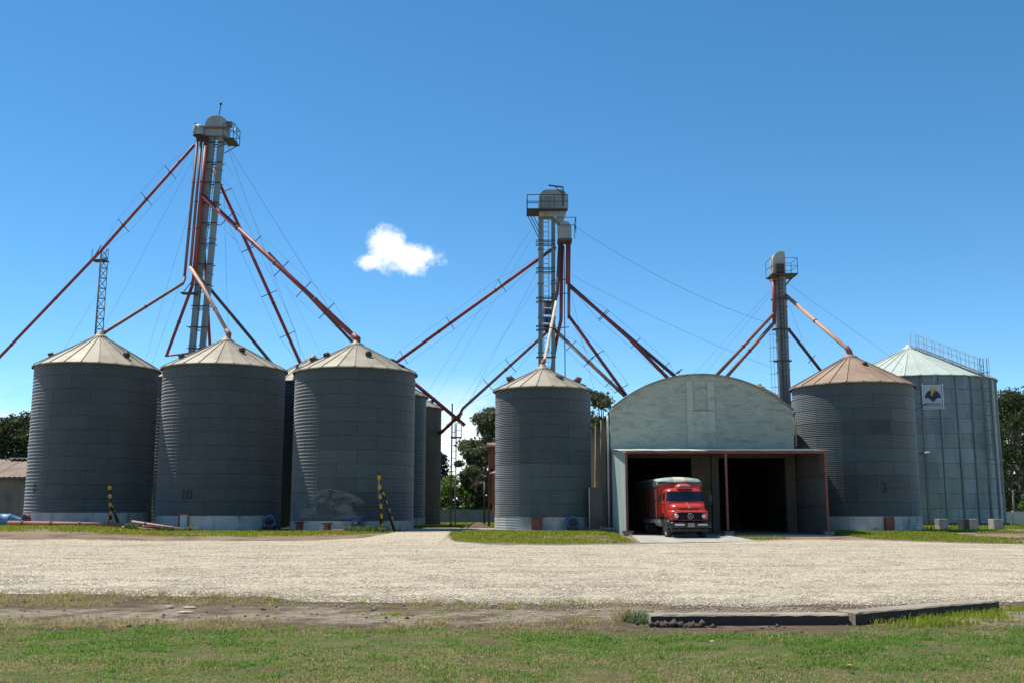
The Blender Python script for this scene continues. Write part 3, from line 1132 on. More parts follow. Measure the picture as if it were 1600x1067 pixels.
# rear row, mostly hidden
silo('grain_silo', 'rear silo whose roof peeps out between the two leftmost silos', -22.9, 75.5, 3.7, .3, .4, 10.8, 12.9, 11, 10, 4, .017, M['roof_tan'], phase=.4)
silo('grain_silo', 'rear silo seen in the narrow gap between silos 10 and 7', -14.6, 75.0, 3.7, .3, .4, 10.4, 12.3, 11, 10, 4, .017, M['roof_tan'], phase=.4)
silo('grain_silo', 'dark rear silo just behind the right edge of silo 7', -9.35, 76.0, 3.0, .1, .9, 9.7, 11.3, 11, 10, 4, .012, M['roof_tan'], phase=.9)
b5 = silo('grain_silo', 'brownish rear silo with small roof, rightmost behind silo 7', -8.25, 83.0, 2.55, .0, .1, 9.5, 10.6, 5, 8, 6, .008, M['roof_tan'], phase=.6,
          skin=mat('brown_sheet', (.125, .098, .072), (.09, .072, .055), .8, 0, .6, .4, rand=.06), nroof=18, vents=((-20 * DEG, .3, 'galv', .9, 0),))
silo('grain_silo', 'rear silo with rusty roof glimpsed behind the right warehouse edge', 18.9, 78.5, 3.4, .2, .3, 8.75, 10.6, 10, 10, 5, .012, M['roof_rust'], phase=.6)

# --- faded paint on silo 7, a curved film just off the sheets
def paint_patch():
    m = bpy.data.materials.new('flaking_whitewash')
    m.use_nodes = True
    nt = m.node_tree
    b = nt.nodes['Principled BSDF']
    b.inputs['Base Color'].default_value = (.27, .29, .29, 1)
    b.inputs['Roughness'].default_value = .9
    N, L = nt.nodes.new, nt.links.new
    g = N('ShaderNodeNewGeometry')
    mp = N('ShaderNodeMapping')
    mp.inputs['Scale'].default_value = (1.1, 1.1, 1.9)
    L(g.outputs['Position'], mp.inputs[0])
    n = N('ShaderNodeTexNoise')
    n.inputs['Scale'].default_value = 1
    n.inputs['Detail'].default_value = 8
    n.inputs['Roughness'].default_value = .65
    L(mp.outputs[0], n.inputs['Vector'])
    r = N('ShaderNodeMapRange')
    r.inputs['From Min'].default_value = .43
    r.inputs['From Max'].default_value = .62
    r.inputs['To Max'].default_value = .48
    L(n.outputs['Fac'], r.inputs['Value'])
    L(r.outputs[0], b.inputs['Alpha'])
    X, Y, R = S3
    mb = MB()
    a0, a1 = on_wall(None, X, Y, R, 468, 2)[1], on_wall(None, X, Y, R, 572, 2)[1]
    rows = []
    for i in range(9):
        row = []
        for k in range(25):
            t = k / 24
            a = a0 + (a1 - a0) * t
            top = .95 + 1.75 * math.sin(math.pi * (0.12 + .76 * t)) ** .6
            z = .95 + (top - .95) * i / 8
            row.append((X + (R + .028) * math.cos(a), Y + (R + .028) * math.sin(a), z))
        rows.append(row)
    mb.grid(rows)
    o = mb.build('paint_patch', m, s3)
    o['label'] = 'faded whitish paint patch'


paint_patch()
# a dark replaced sheet on silo 2
p, a = on_wall(s8, *S8, 1376, 6.3)
mb = MB()
X, Y, R = S8
mb.grid([[(X + (R + .03) * math.cos(a + t * .03), Y + (R + .03) * math.sin(a + t * .03), z) for t in range(-6, 7)] for z in (5.95, 6.3, 6.7)])
mb.build('repair_plate', M['zinc_dark'], s8)


# --- large silo: stiffeners, sign, ladder, roof stair
def big_silo_details():
    X, Y, R = SB
    zb, ze, za = .3, 11.55, 14.45
    proto = None
    n = 30
    view = math.atan2(-Y, -X)
    for k in range(n):
        a = .06 + 2 * math.pi * k / n
        if abs((a - view + math.pi) % (2 * math.pi) - math.pi) > 1.9:
            continue
        if proto is None:
            mb = MB()
            c = R + .02
            mb.add([(c, -.10, 0), (c + .09, -.055, 0), (c + .09, .055, 0), (c, .10, 0), (c, -.10, ze - zb - .1), (c + .09, -.055, ze - zb - .1), (c + .09, .055, ze - zb - .1), (c, .10, ze - zb - .1)],
                   [(0, 1, 5, 4), (1, 2, 6, 5), (2, 3, 7, 6), (0, 3, 2, 1), (4, 5, 6, 7)])
            proto = mb.build('stiffener', M['zinc_leg'])
            proto.parent = sb
            proto.location = (0, 0, .05)
            proto.rotation_euler = (0, 0, a)
        else:
            copy_part(proto, sb, (0, 0, .05), a)
    MB().lathe([(R + .02, zb - .05), (R + .3, zb - .05), (R + .3, zb + .12), (R + .05, zb + .16)], (X, Y, 0), 60, smooth=False).build('base_ring', M['zinc_dark'], sb)
    # sign
    c, a = on_wall(None, X, Y, R + .18, 1462, 9.9)
    out = Vector((math.cos(a), math.sin(a), 0))
    side = Vector((-out.y, out.x, 0))   # points to image right
    if side.x < 0:
        side = -side
    up = Vector((0, 0, 1))
    rot = Matrix((side, up, side.cross(up))).transposed().to_euler()
    sg = thing('company_sign', 'white panel with dark blue fan emblem and yellow letter F on the large silo', 'sign', c)
    w, h = 1.32, 1.72
    MB().box(c, (w, h, .03), rot).build('panel', M['white'], sg)
    fr = MB()
    for s in (-1, 1):
        fr.bar(c + side * s * (w / 2 + .07) + up * (h / 2 + .12), c + side * s * (w / 2 + .07) - up * (h / 2 + .1), .07)
    for t in (.5, -.02, -.54):
        fr.bar(c - side * (w / 2 + .16) + up * h * t - out * .03, c + side * (w / 2 + .16) + up * h * t - out * .03, .06)
    fr.build('frame', M['galv'], sg)
    e = c + out * .02
    pts = [(.58 * math.cos(t), -.12 + .62 * math.sin(t)) for t in [math.pi * i / 20 for i in range(21)]]
    poly = pts + [(-.32, -.12), (0, -.42), (.32, -.12)]
    mb = MB()
    v0 = [e + side * p[0] + up * p[1] for p in poly]
    mb.add(v0 + [p + out * .008 for p in v0], [tuple(range(len(poly), 2 * len(poly)))] + [(i, (i + 1) % len(poly), (i + 1) % len(poly) + len(poly), i + len(poly)) for i in range(len(poly))])
    mb.build('emblem', M['navy'], sg)
    F = [(-.16, .02), (0, .02), (.02, .26), (.15, .26), (.17, .38), (.03, .38), (.05, .54), (.22, .54), (.2, .45), (.3, .45), (.33, .68), (-.12, .68), (-.14, .58), (-.08, .58)]
    mb = MB()
    v0 = [e + side * p[0] + up * (p[1] + .06) + out * .010 for p in F]
    mb.add(v0 + [p + out * .006 for p in v0], [tuple(range(len(F), 2 * len(F)))] + [(i, (i + 1) % len(F), (i + 1) % len(F) + len(F), i + len(F)) for i in range(len(F))])
    mb.build('letter', M['gold'], sg)
    for zz, ww, hh in ((-.56, .95, .07), (-.68, 1.1, .035), (-.76, .9, .02)):
        q = e + up * zz
        x = -ww / 2
        mb = MB()
        while x < ww / 2:
            l = random.uniform(.06, .16)
            mb.box(q + side * (x + l / 2) + out * .004, (l, hh, .006), rot)
            x += l + .025
        mb.build('print_line', M['navy'], sg)
    # lamp arm left of the sign
    p0, p1 = at(1427, 642, 77.5), at(1444, 632, 77.5)
    lm = thing('lamp_arm', 'slanting dark lamp arm pointing at the sign panel', 'lamp', p0)
    MB().bar(p0, p1, .07).build('arm', M['steel'], lm)
    MB().tube([p1, p1 + Vector((.16, 0, .09))], [.05, .09], 8).build('lamp_head', M['steel'], lm)
    p0, p1 = at(1431, 707, 77.5), at(1446, 708, 77.5)
    lm = thing('lamp_arm', 'short lamp arm with round yellowish lamp on the large silo wall', 'lamp', p0)
    MB().bar(p0, p1, .06).build('arm', M['steel'], lm)
    MB().lathe([(.02, -.12), (.2, -.08), (.24, .04), (.16, .14), (.001, .15)], p1 + Vector((.15, 0, 0)), 10).build('lamp_head', M['concrete'], lm)
    # wall ladder with cage
    a = on_wall(None, X, Y, R, 1537, 6)[1]
    out = Vector((math.cos(a), math.sin(a), 0))
    side = Vector((-out.y, out.x, 0))
    b0 = Vector((X, Y, 0)) + out * (R + .28)
    mb = MB()
    for s in (-1, 1):
        mb.bar(b0 + side * s * .22 + Vector((0, 0, 3.2)), b0 + side * s * .22 + Vector((0, 0, 12.9)), .05)
    z = 3.3
    while z < 12.6:
        mb.bar(b0 - side * .22 + Vector((0, 0, z)), b0 + side * .22 + Vector((0, 0, z)), .028)
        z += .3
    mb.build('ladder', M['zinc_leg'], sb)
    mb = MB()
    for z in np.arange(5.2, 12.9, 1.1):
        ring = [b0 + side * .38 * math.cos(t) + out * (.38 * math.sin(t) * 1.5) + Vector((0, 0, z)) for t in [math.pi * i / 8 for i in range(9)]]
        mb.tube(ring, .022, 4)
    for i in range(1, 8, 2):
        t = math.pi * i / 8
        q = b0 + side * .38 * math.cos(t) + out * (.38 * math.sin(t) * 1.5)
        mb.bar(q + Vector((0, 0, 5.2)), q + Vector((0, 0, 12.9)), .025)
    mb.build('ladder_cage', M['zinc_leg'], sb)
    # roof stair with hand rails
    a2 = a + .02
    o2 = Vector((math.cos(a2), math.sin(a2), 0))
    sd = Vector((-o2.y, o2.x, 0))
    top = Vector((X, Y, za + .15)) + o2 * .5
    bot = Vector((X, Y, ze + .25)) + o2 * (R + .1)
    mb = MB()
    for s in (-1, 1):
        mb.bar(top + sd * s * .3, bot + sd * s * .3, .05, .12)
    for i in range(26):
        q = top.lerp(bot, (i + .5) / 26)
        mb.box(q, (.2, .6, .03), Euler((0, 0, a2)))
    mb.build('roof_stair', M['galv'], sb)
    mb = MB()
    for s in (-1, 1):
        for hgt in (.55, 1.05):
            mb.bar(top + sd * s * .33 + Vector((0, 0, hgt)), bot + sd * s * .33 + Vector((0, 0, hgt)), .04)
        for i in range(9):
            q = top.lerp(bot, i / 8) + sd * s * .33
            mb.bar(q, q + Vector((0, 0, 1.07)), .04)
    mb.build('stair_railing', M['galv'], sb)


big_silo_details()


# --- things at the foot of the silos
def hatch(root, S, u, z0, w, h, material, depth=.35, lip=True, name='discharge_hatch'):
    p, a = on_wall(root, S[0], S[1], S[2] + .05, u, 1)
    out = Vector((math.cos(a), math.sin(a), 0))
    e = Euler((0, 0, a))
    mb = MB()
    mb.box(p * 1 + out * (depth / 2 - .06) + Vector((0, 0, z0 + h / 2 - p.z)), (depth, w, h), e)
    o = mb.build(name, material, root, bevel=.015)
    q = Vector((p.x, p.y, z0)) + out * (depth - .055)
    fr = MB()
    fr.box(q + Vector((0, 0, h / 2)), (.03, w * .72, h * .8), e)
    fr.build('hatch_plate', M['rust_steel'] if material is not M['whitewash'] else M['white'], o)
    if lip:
        MB().box(q + Vector((0, 0, h + .03)) - out * (depth / 2), (depth + .16, w + .22, .07), e).build('hatch_lid', M['dark_pipe'], o)
    return o


hatch(s4, S4, 839, .34, .58, .72, M['red_box'])
hatch(s8, S8, 1387, .34, .55, .74, M['red_box'], .25, False)
hatch(s3, S3, 471, .25, .36, .48, M['red_box'], .3, True)
hatch(s3, S3, 513, .25, .3, .42, M['red_box'], .3, True)
hatch(s2, S2, 288, .3, .55, .9, M['whitewash'], .08, False, 'access_door')
p, a = on_wall(s2, S2[0], S2[1], S2[2] + .06, 288, 1)
o_ = Vector((math.cos(a), math.sin(a), 0))
sd = Vector((-o_.y, o_.x, 0))
mb = MB()
for s in (-1, 1):
    mb.bar(Vector((p.x, p.y, .28)) + sd * s * .32 + o_ * .03, Vector((p.x, p.y, 1.27)) + sd * s * .32 + o_ * .03, .06)
mb.bar(Vector((p.x, p.y, 1.26)) - sd * .34 + o_ * .03, Vector((p.x, p.y, 1.26)) + sd * .34 + o_ * .03, .06)
mb.build('door_frame', M['rust_steel'], s2)
p, a = on_wall(s1, S1[0], S1[1], S1[2], 46, 1)
o_ = Vector((math.cos(a), math.sin(a), 0))
MB().tube([Vector((p.x, p.y, 1.0)), Vector((p.x, p.y, .85)) + o_ * .3], [.3, .24], 12).build('round_hatch', M['red_box'], s1)
MB().lathe([(.28, -.03), (.28, .03), (.001, .05)], Vector((p.x, p.y, .86)) + o_ * .32 + Vector((.08, -.05, .1)), 14, axis='Y').build('hatch_disc', M['whitewash'], s1)


def fan(label, X, Y, z, s, material, duct, group='blue aeration fans at the silo feet'):
    """centrifugal blower: snail housing on a stand, motor in front, duct into the silo"""
    t = thing('aeration_fan', label, 'fan', (X, Y, z), group)
    cy = z + .52 * s
    pts = []
    for i in range(25):
        an = 2 * math.pi * i / 24
        r = s * (.36 + .10 * i / 24)
        pts.append((X + r * math.cos(an), cy + r * math.sin(an)))
    MB().prism(pts[:-1], Y - .18 * s, Y + .2 * s).build('housing', material, t, bevel=.03)
    MB().lathe([(.22 * s, -.25 * s), (.26 * s, -.18 * s)], (X, Y, cy), 16, axis='Y').build('inlet_ring', M['steel'], t)
    MB().lathe([(.001, -.62 * s), (.13 * s, -.6 * s), (.15 * s, -.5 * s), (.15 * s, -.24 * s), (.001, -.22 * s)], (X, Y, cy), 12, axis='Y').build('motor', M['black'], t)
    mb = MB()
    for dx in (-.3, .3):
        mb.bar((X + dx * s, Y - .5 * s, z), (X + dx * s, Y - .05 * s, cy - .2 * s), .06)
        mb.bar((X + dx * s, Y + .25 * s, z), (X + dx * s, Y + .0, cy - .2 * s), .06)
    mb.box((X, Y - .35 * s, z + .22 * s), (.7 * s, .5 * s, .05))
    mb.build('stand', M['steel'], t)
    MB().bar((X + duct[0] * .2, Y + .05, cy + .18 * s), (X + duct[0], Y + duct[1], cy + .05), .36 * s, .34 * s).build('duct', material, t)
    return t


p, a = on_wall(None, *S2, 425, 1)
fan('blue fan in the shade at the right foot of silo 10', p.x + .1, p.y - .85, gz(p.x, p.y) - .02, 1.05, M['blue_paint'], (-.3, .9))
p, a = on_wall(None, *S3, 562, 1)
fan('blue fan at the foot of silo 7, left of the striped post', p.x, p.y - .75, gz(p.x, p.y) - .05, .85, M['blue_paint'], (.1, .75))
p, a = on_wall(None, *S4, 891, 1)
fan('blue fan at the right foot of the narrower silo', p.x + .1, p.y - .75, gz(p.x, p.y) - .03, 1.0, M['blue_paint'], (-.2, .8))
# axial blower at the left edge, lying on the ground
p0, p1 = at(-8, 812, 61.5), at(34, 814, 61.8)
z0 = p0.z
t = thing('axial_blower', 'sun faded blue tube blower at the left picture edge', 'blower', (p0.x, p0.y, z0 - .45))
d = (p1 - p0)
MB().tube([p0, p0 + d * .04, p0 + d * .06, p0 + d * .5, p0 + d * .53, p0 + d * .56, p0 + d * .95, p1], [.46, .46, .40, .40, .45, .40, .22, .22], 18).build('casing', M['blue_pale'], t)
MB().box(p0 + d * .5 + Vector((0, 0, -.52)), (.16, .3, .3)).build('foot', M['steel'], t)


# --- pipes lying in the grass
def ground_pipe(label, a, b, r, material, flanges=3, lift=.02):
    a, b = Vector(a), Vector(b)
    t = thing('grain_pipe', label, 'pipe', a - Vector((0, 0, r)), 'red pipes lying along the silo feet')
    MB().tube([a, b], r, 12).build('pipe', material, t)
    for i in range(flanges):
        c = a.lerp(b, (i + .5) / flanges)
        d = (b - a).normalized() * .05
        MB().tube([c - d, c + d], r * 1.28, 12).build('flange', M['rust_steel'], t)
    return t


faded = mat('sunbleached_red_pipe', (.34, .13, .095), (.25, .10, .075), .7, 0, 1.2, col3=(.40, .22, .17), scale3=2)


def gp(u, v, Y, r):
    p = at(u, v, Y)
    p.z = gz(p.x, p.y) + r
    return p


ground_pipe('long faded red pipe lying in front of the leftmost silo', gp(12, 824, 60.6, .15), gp(192, 826, 60.4, .15), .15, faded, 4)
ground_pipe('dull red pipe continuing the long pipe in the shade', gp(194, 826, 60.5, .13), gp(262, 828, 60.4, .13), .13, M['red_pipe'], 2)
a_, b_ = gp(206, 820, 60.2, .1), gp(292, 828, 59.5, .09)
a_.z += .3
ground_pipe('pale pink pipe resting slanted over the lower pipe by weeds', a_, b_, .085, mat('pinkish_pipe', (.45, .27, .21), (.36, .20, .15), .7), 2)
ground_pipe('thin pipe lying flat in the grass left of the access door', gp(190, 828, 59.8, .07), gp(240, 829, 59.6, .07), .07, mat('bleached_pipe', (.48, .29, .22), None, .7), 1)
ground_pipe('short bright red bar on the ground before silo 7', gp(519, 832, 60.6, .05), gp(562, 832, 60.6, .05), .05, faded, 1)
# weeds by the pipes
q, labels = [], []
for lab, u, Y, r_, n_, hh in (('leafy weed clump over the slanted pipe ends', 208, 59.9, .5, 130, .55), ('leafy weed beside the access door of silo 10', 262, 59.8, .4, 80, .4),
                              ('broad leafy weed clump before the striped post at silo 7', 575, 59.6, 1.1, 420, .5), ('small weed right of the access door', 297, 59.6, .3, 60, .45),
                              ('small weed between the red hatches of silo 7', 541, 60.3, .12, 24, .55)):
    x, y = at(u, 826, Y).x, Y
    pp = tuft_points((x, y), r_, n_)
    pp[:, 2] = GZ(pp[:, 0], pp[:, 1]) - .03
    tag(blades('weed_clump', pp, (hh * .3, hh), (.07, .15), M['weed'], 1.3), lab, 'plant', 'weeds at the silo feet')


# --- striped anchor posts
def striped(label, foot, top, dfoot, dtop):
    t = thing('striped_post', label, 'post', foot, 'yellow and black anchor posts')

    def pole(a, b, r, n, nm):
        a, b = Vector(a), Vector(b)
        o = MB().tube([a - Vector((0, 0, .3)), b], r, 10).build(nm, M['black'], t)
        for i in range(n):
            p, q = a.lerp(b, (i + .35) / n), a.lerp(b, (i + .85) / n)
            MB().tube([p, q], r + .006, 10).build('stripe', M['yellow'], o)
    pole(foot, top, .095, 5 if (Vector(top) - Vector(foot)).length < 2.8 else 6, 'post')
    pole(dfoot, dtop, .075, 5, 'brace')
    MB().box(Vector(top) + Vector((0, 0, .04)), (.22, .22, .06)).build('cap_plate', M['steel'], t)


def grounded(u, Y):
    p = at(u, 828, Y)
    p.z = gz(p.x, Y) - .02
    return p


f0 = grounded(173, 61.0)
striped('straight yellow and black striped post before the leftmost silo', f0, at(171.5, 756, 61.0), grounded(190, 61.9), at(174, 788, 61.1))
f0 = grounded(597, 60.0)
striped('leaning yellow and black striped post with brace before silo 7', f0, at(592, 739, 60.0), grounded(619, 60.8), at(597, 766, 60.05))


# ------------------------------------------------------------------ elevator towers
def ladder(mb, a, b, w=.4, step=.32, rail=.035):
    a, b = Vector(a), Vector(b)
    for s in (-1, 1):
        o = Vector((s * w / 2, 0, 0))
        mb.bar(a + o, b + o, rail)
    n = int((b - a).length / step)
    for i in range(n):
        p = a.lerp(b, (i + .5) / n)
        mb.bar(p - Vector((w / 2, 0, 0)), p + Vector((w / 2, 0, 0)), rail * .7)


def railing(mb, pts, h=1.05, post=.035, closed=False):
    pts = [Vector(p) for p in pts]
    n = len(pts)
    up = Vector((0, 0, 1))
    for i in range(n if closed else n - 1):
        a, b = pts[i], pts[(i + 1) % n]
        for k in (.52, 1.0):
            mb.bar(a + up * h * k, b + up * h * k, post)
        m = max(1, int((b - a).length / .8))
        for j in range(m + 1):
            p = a.lerp(b, j / m)
            mb.bar(p, p + up * h, post)


def leg_casing(root, a, b, w, d, material, joints=7):
    """square elevator trunking bolted together from lengths, each length a part"""
    a, b = Vector(a), Vector(b)
    for i in range(joints):
        p, q = a.lerp(b, i / joints), a.lerp(b, (i + 1) / joints)
        e = (q - p).normalized() * .02
        MB().bar(p + e, q - e, w, d).build('leg_casing', material, root)
        MB().bar(p - e * 1.5, p + e * 1.5, w + .09, d + .09).build('flange', M['steel_grey'], root)


def tower_one():
    Y = 72.0
    A0, A1 = at(297.5, 575, Y), at(332, 213, Y)
    B0, B1 = at(313.5, 575, Y), at(347, 213, Y)
    dA, dB = (A1 - A0), (B1 - B0)
    A0, B0 = A0 - dA * (A0.z / dA.z), B0 - dB * (B0.z / dB.z)
    t = thing('elevator_tower', 'tall leaning twin leg bucket elevator behind the left silos', 'tower', (A0.x, Y, 0), 'grain elevator towers')
    leg_casing(t, A0, A1, .40, .40, M['zinc_leg'], 11)
    leg_casing(t, B0, B1, .36, .40, M['zinc_leg'], 11)
    mb = MB()
    ladder(mb, (A0 + B0) / 2 + Vector((0, -.1, 9)), (A1 + B1) / 2 + Vector((0, -.1, .3)), .32)
    mb.build('ladder', M['steel_grey'], t)
    for i in range(13):
        k = .34 + .64 * i / 12
        a, b = A0.lerp(A1, k), B0.lerp(B1, k)
        mb = MB()
        for y in (-.26, .26):
            mb.bar(a + Vector((-.45 if i % 3 == 0 else -.3, y, 0)), b + Vector((.3, y, 0)), .06)
        for y in (-.26, .26):
            mb.bar(a + Vector((.2, y, -.22)), b + Vector((-.2, y, -.22)), .04)
        mb.build('tie_frame', M['steel'], t)
    c = (A1 + B1) / 2
    # head: domed drum over a housing
    hw = .80
    prof = [(-hw, .35), (-hw * .96, .82), (-hw * .78, 1.16), (-hw * .45, 1.36), (0, 1.42), (hw * .45, 1.36), (hw * .78, 1.16), (hw * .96, .82), (hw, .35)]
    poly = [(c.x + x, c.z + z) for x, z in reversed(prof)]
    MB().prism(poly[::-1], Y - .55, Y + .55).build('head_dome', M['head_zinc'], t, bevel=.04)
    MB().box((c.x, Y, c.z + .12), (hw * 1.85, 1.0, .52)).build('head_housing', M['head_zinc'], t)
    MB().box((c.x + hw + .1, Y - .1, c.z + .85), (.36, .45, .4)).build('drive_motor', M['steel_grey'], t, bevel=.05)
    MB().bar((c.x - 1.0, Y - .6, c.z + .42), (c.x + 1.1, Y - .6, c.z + .42), .12).build('drive_beam', M['rust_steel'], t)
    # distributor box on the left
    d = at(312, 206, Y - .3)
    MB().lathe([(.46, -.35), (.5, -.2), (.5, .32), (.36, .42), (.001, .45)], d, 14).build('distributor', M['head_zinc'], t)
    # platforms
    mb = MB()
    mb.box((c.x + 1.05, Y - .1, c.z - .5), (.8, 1.7, .05))
    MB().box((c.x - .95, Y - .2, c.z - .3), (.9, 1.2, .05)).build('distributor_shelf', M['steel'], t)
    mb.bar((c.x + .4, Y - .8, c.z - 1.1), (c.x + 1.4, Y - .8, c.z - .5), .05)
    mb.bar((c.x + .4, Y + .6, c.z - 1.1), (c.x + 1.4, Y + .6, c.z - .5), .05)
    mb.build('platform', M['steel'], t)
    mb = MB()
    x0, x1, z = c.x + .7, c.x + 1.45, c.z - .48
    railing(mb, [(x0, Y - .95, z), (x1, Y - .95, z), (x1, Y + .75, z), (x0, Y + .75, z)], 1.1)
    mb.build('railing', M['steel'], t)
    mb = MB()
    z = c.z - .28
    railing(mb, [(c.x - 1.4, Y - .8, z), (c.x - 1.4, Y + .4, z)], 1.0, .03)
    mb.build('railing', M['steel'], t)
    l = at(366, 208, Y - .9)
    MB().tube([l, l + Vector((.2, -.1, .12))], [.08, .18], 8).build('floodlight', M['galv'], t)
    p = at(342, 184, Y)
    MB().bar(p, at(345, 164, Y), .05).build('antenna_rod', M['steel'], t)
    MB().lathe([(.001, -.1), (.09, -.06), (.1, .05), (.001, .14)], at(345, 163, Y), 8).build('beacon', M['black'], t)
    # small side platform low down
    p = at(296, 459, Y - .6)
    mb = MB()
    mb.box(p, (1.1, .7, .06))
    mb.bar(p + Vector((-.5, 0, 0)), p + Vector((.3, 0, 1.1)), .05)
    mb.bar(p + Vector((.5, 0, .1)), p + Vector((1.2, 0, .1)), .06)
    mb.build('side_platform', M['steel'], t)
    return t


T1 = tower_one()


def tower_two():
    Y = 70.0
    L0, L1 = at(843.5, 575, Y), at(844.5, 338, Y)
    R0, R1 = at(863, 575, Y), at(864.3, 338, Y)
    for p in (L0, R0):
        p.z = 0
    t = thing('elevator_tower', 'central twin leg bucket elevator with railed platform behind the narrower silo', 'tower', (L0.x, Y, 0), 'grain elevator towers')
    leg_casing(t, L0, L1, .30, .34, M['zinc_leg'], 9)
    leg_casing(t, R0, R1, .27, .34, M['zinc_leg'], 9)
    c = (L1 + R1) / 2
    mb = MB()
    ladder(mb, Vector((c.x - .08, Y - .1, 8)), Vector((c.x - .08, Y - .1, c.z)), .34, .32)
    for k in (-.3, .14):
        mb.bar((c.x + k, Y - .45, 12), (c.x + k, Y - .45, c.z), .02)
    for z in np.arange(12.2, c.z, .75):
        mb.bar((c.x - .3, Y - .45, z), (c.x + .14, Y - .45, z), .02)
    mb.build('caged_ladder', M['steel_grey'], t)
    for v in (377, 383, 420, 426, 466, 472, 510, 516, 558):
        z = at(850, v, Y).z
        mb = MB()
        for y in (-.22, .22):
            mb.bar((L0.x - .25, Y + y, z), (R0.x + .25, Y + y, z), .055)
        mb.build('tie_frame', M['steel'], t)
    # head
    x0, x1 = at(842, 330, Y).x, at(886, 330, Y).x
    z0, z1 = at(860, 341, Y).z, at(860, 299.5, Y).z
    w = x1 - x0
    pts = []
    for i in range(9):
        an = math.pi / 2 * i / 8
        pts.append((x1 - .5 + .5 * math.sin(an) * 1 - 0, z1 - .62 + .62 * math.cos(an)))
    ptsl = [(x0 + x1 - a, b) for a, b in reversed(pts)]
    poly = ptsl + pts + [(x1, z0 + .55), (x1 - .35, z0 - .5), (x1 - .6, z0 - .5), (x1 - 1.05, z0), (x0, z0)]
    MB().prism(poly, Y - .5, Y + .5).build('head_housing', M['head_zinc'], t, bevel=.03)
    p = at(854, 315, Y - .55)
    MB().box(p - Vector((0, 0, .1)), (.42, .3, .95)).build('drive_guard', M['zinc_leg'], t, bevel=.04)
    MB().box(at(846, 336, Y - .6), (.32, .3, .3)).build('drive_motor', M['tan_pipe'], t, bevel=.04)
    # distributor drum with rounded hood hanging right of the legs
    dc = at(882, 362, Y - .45)
    hh = .62
    pts = [(dc.x + .46 * math.cos(a), dc.z + .12 + .5 * math.sin(a)) for a in [math.pi * i / 10 for i in range(11)]]
    poly = [(dc.x + .46, dc.z - hh)] + pts + [(dc.x - .46, dc.z - hh)]
    MB().prism(poly[::-1], dc.y - .5, dc.y + .5).build('distributor', M['head_zinc'], t, bevel=.03)
    MB().box((dc.x, dc.y, dc.z - hh - .1), (1.0, 1.06, .16)).build('distributor_base', M['dark_pipe'], t)
    # platform and railings
    pl = at(833, 336, Y - .2)
    xa, xb, z = at(823.5, 336, Y).x, at(886, 336, Y).x, at(833, 333, Y).z
    mb = MB()
    mb.box(((xa + x0) / 2, Y - .1, z), (x0 - xa, 1.9, .05))
    mb.box(((x0 + xb) / 2, Y - .85, z - .02), (xb - x0, .5, .05))
    for y in (-.95, .3):
        mb.bar((xa, Y + y, z), (x0, Y + y, z - 1.75), .05)
        mb.bar((xa + .2, Y + y, z), (x0, Y + y, z - 1.35), .05)
    mb.build('platform', M['steel'], t)
    mb = MB()
    railing(mb, [(xb, Y - 1.1, z), (xa, Y - 1.1, z), (xa, Y + .85, z), (x0, Y + .85, z)], .98, .045)
    mb.build('railing', M['steel'], t)
    mb = MB()
    z2 = at(888, 372, Y).z
    railing(mb, [(dc.x - .5, dc.y - .7, z2), (dc.x + .75, dc.y - .7, z2), (dc.x + .75, dc.y + .7, z2)], 1.15, .04)
    mb.build('railing', M['steel'], t)
    # davit
    mb = MB()
    a, b, d = at(879.5, 322, Y - .55), at(880, 293, Y - .55), at(857, 290, Y - .55)
    mb.bar(a, b, .07)
    mb.bar(b, d, .09)
    mb.bar(at(879.5, 303, Y - .55), at(867, 292, Y - .55), .04)
    mb.build('davit_crane', M['steel'], t)
    # conduit down the right side
    MB().bar(at(881.3, 385, Y - .4), at(881.3, 385, Y - .4) * 1 + Vector((0, 0, -10.5)), .06).build('conduit', M['steel'], t)
    mb = MB()
    for v in (438, 460, 513):
        p = at(881.3, v, Y - .4)
        mb.bar(p + Vector((-.9, .2, 0)), p + Vector((.35, 0, .08)), .05)
    mb.build('conduit_bracket', M['steel'], t)
    # gearbox and flue cluster low between the legs
    mb = MB()
    for v, r in ((476, .2), (487, .3), (500, .34), (512, .3)):
        mb.box(at(855.5, v, Y + .5), (r * 1.6, .5, .42), Euler((.2, .1 * r, .4)))
    mb.build('valve_cluster', M['dark_pipe'], t)
    return t


T2 = tower_two()


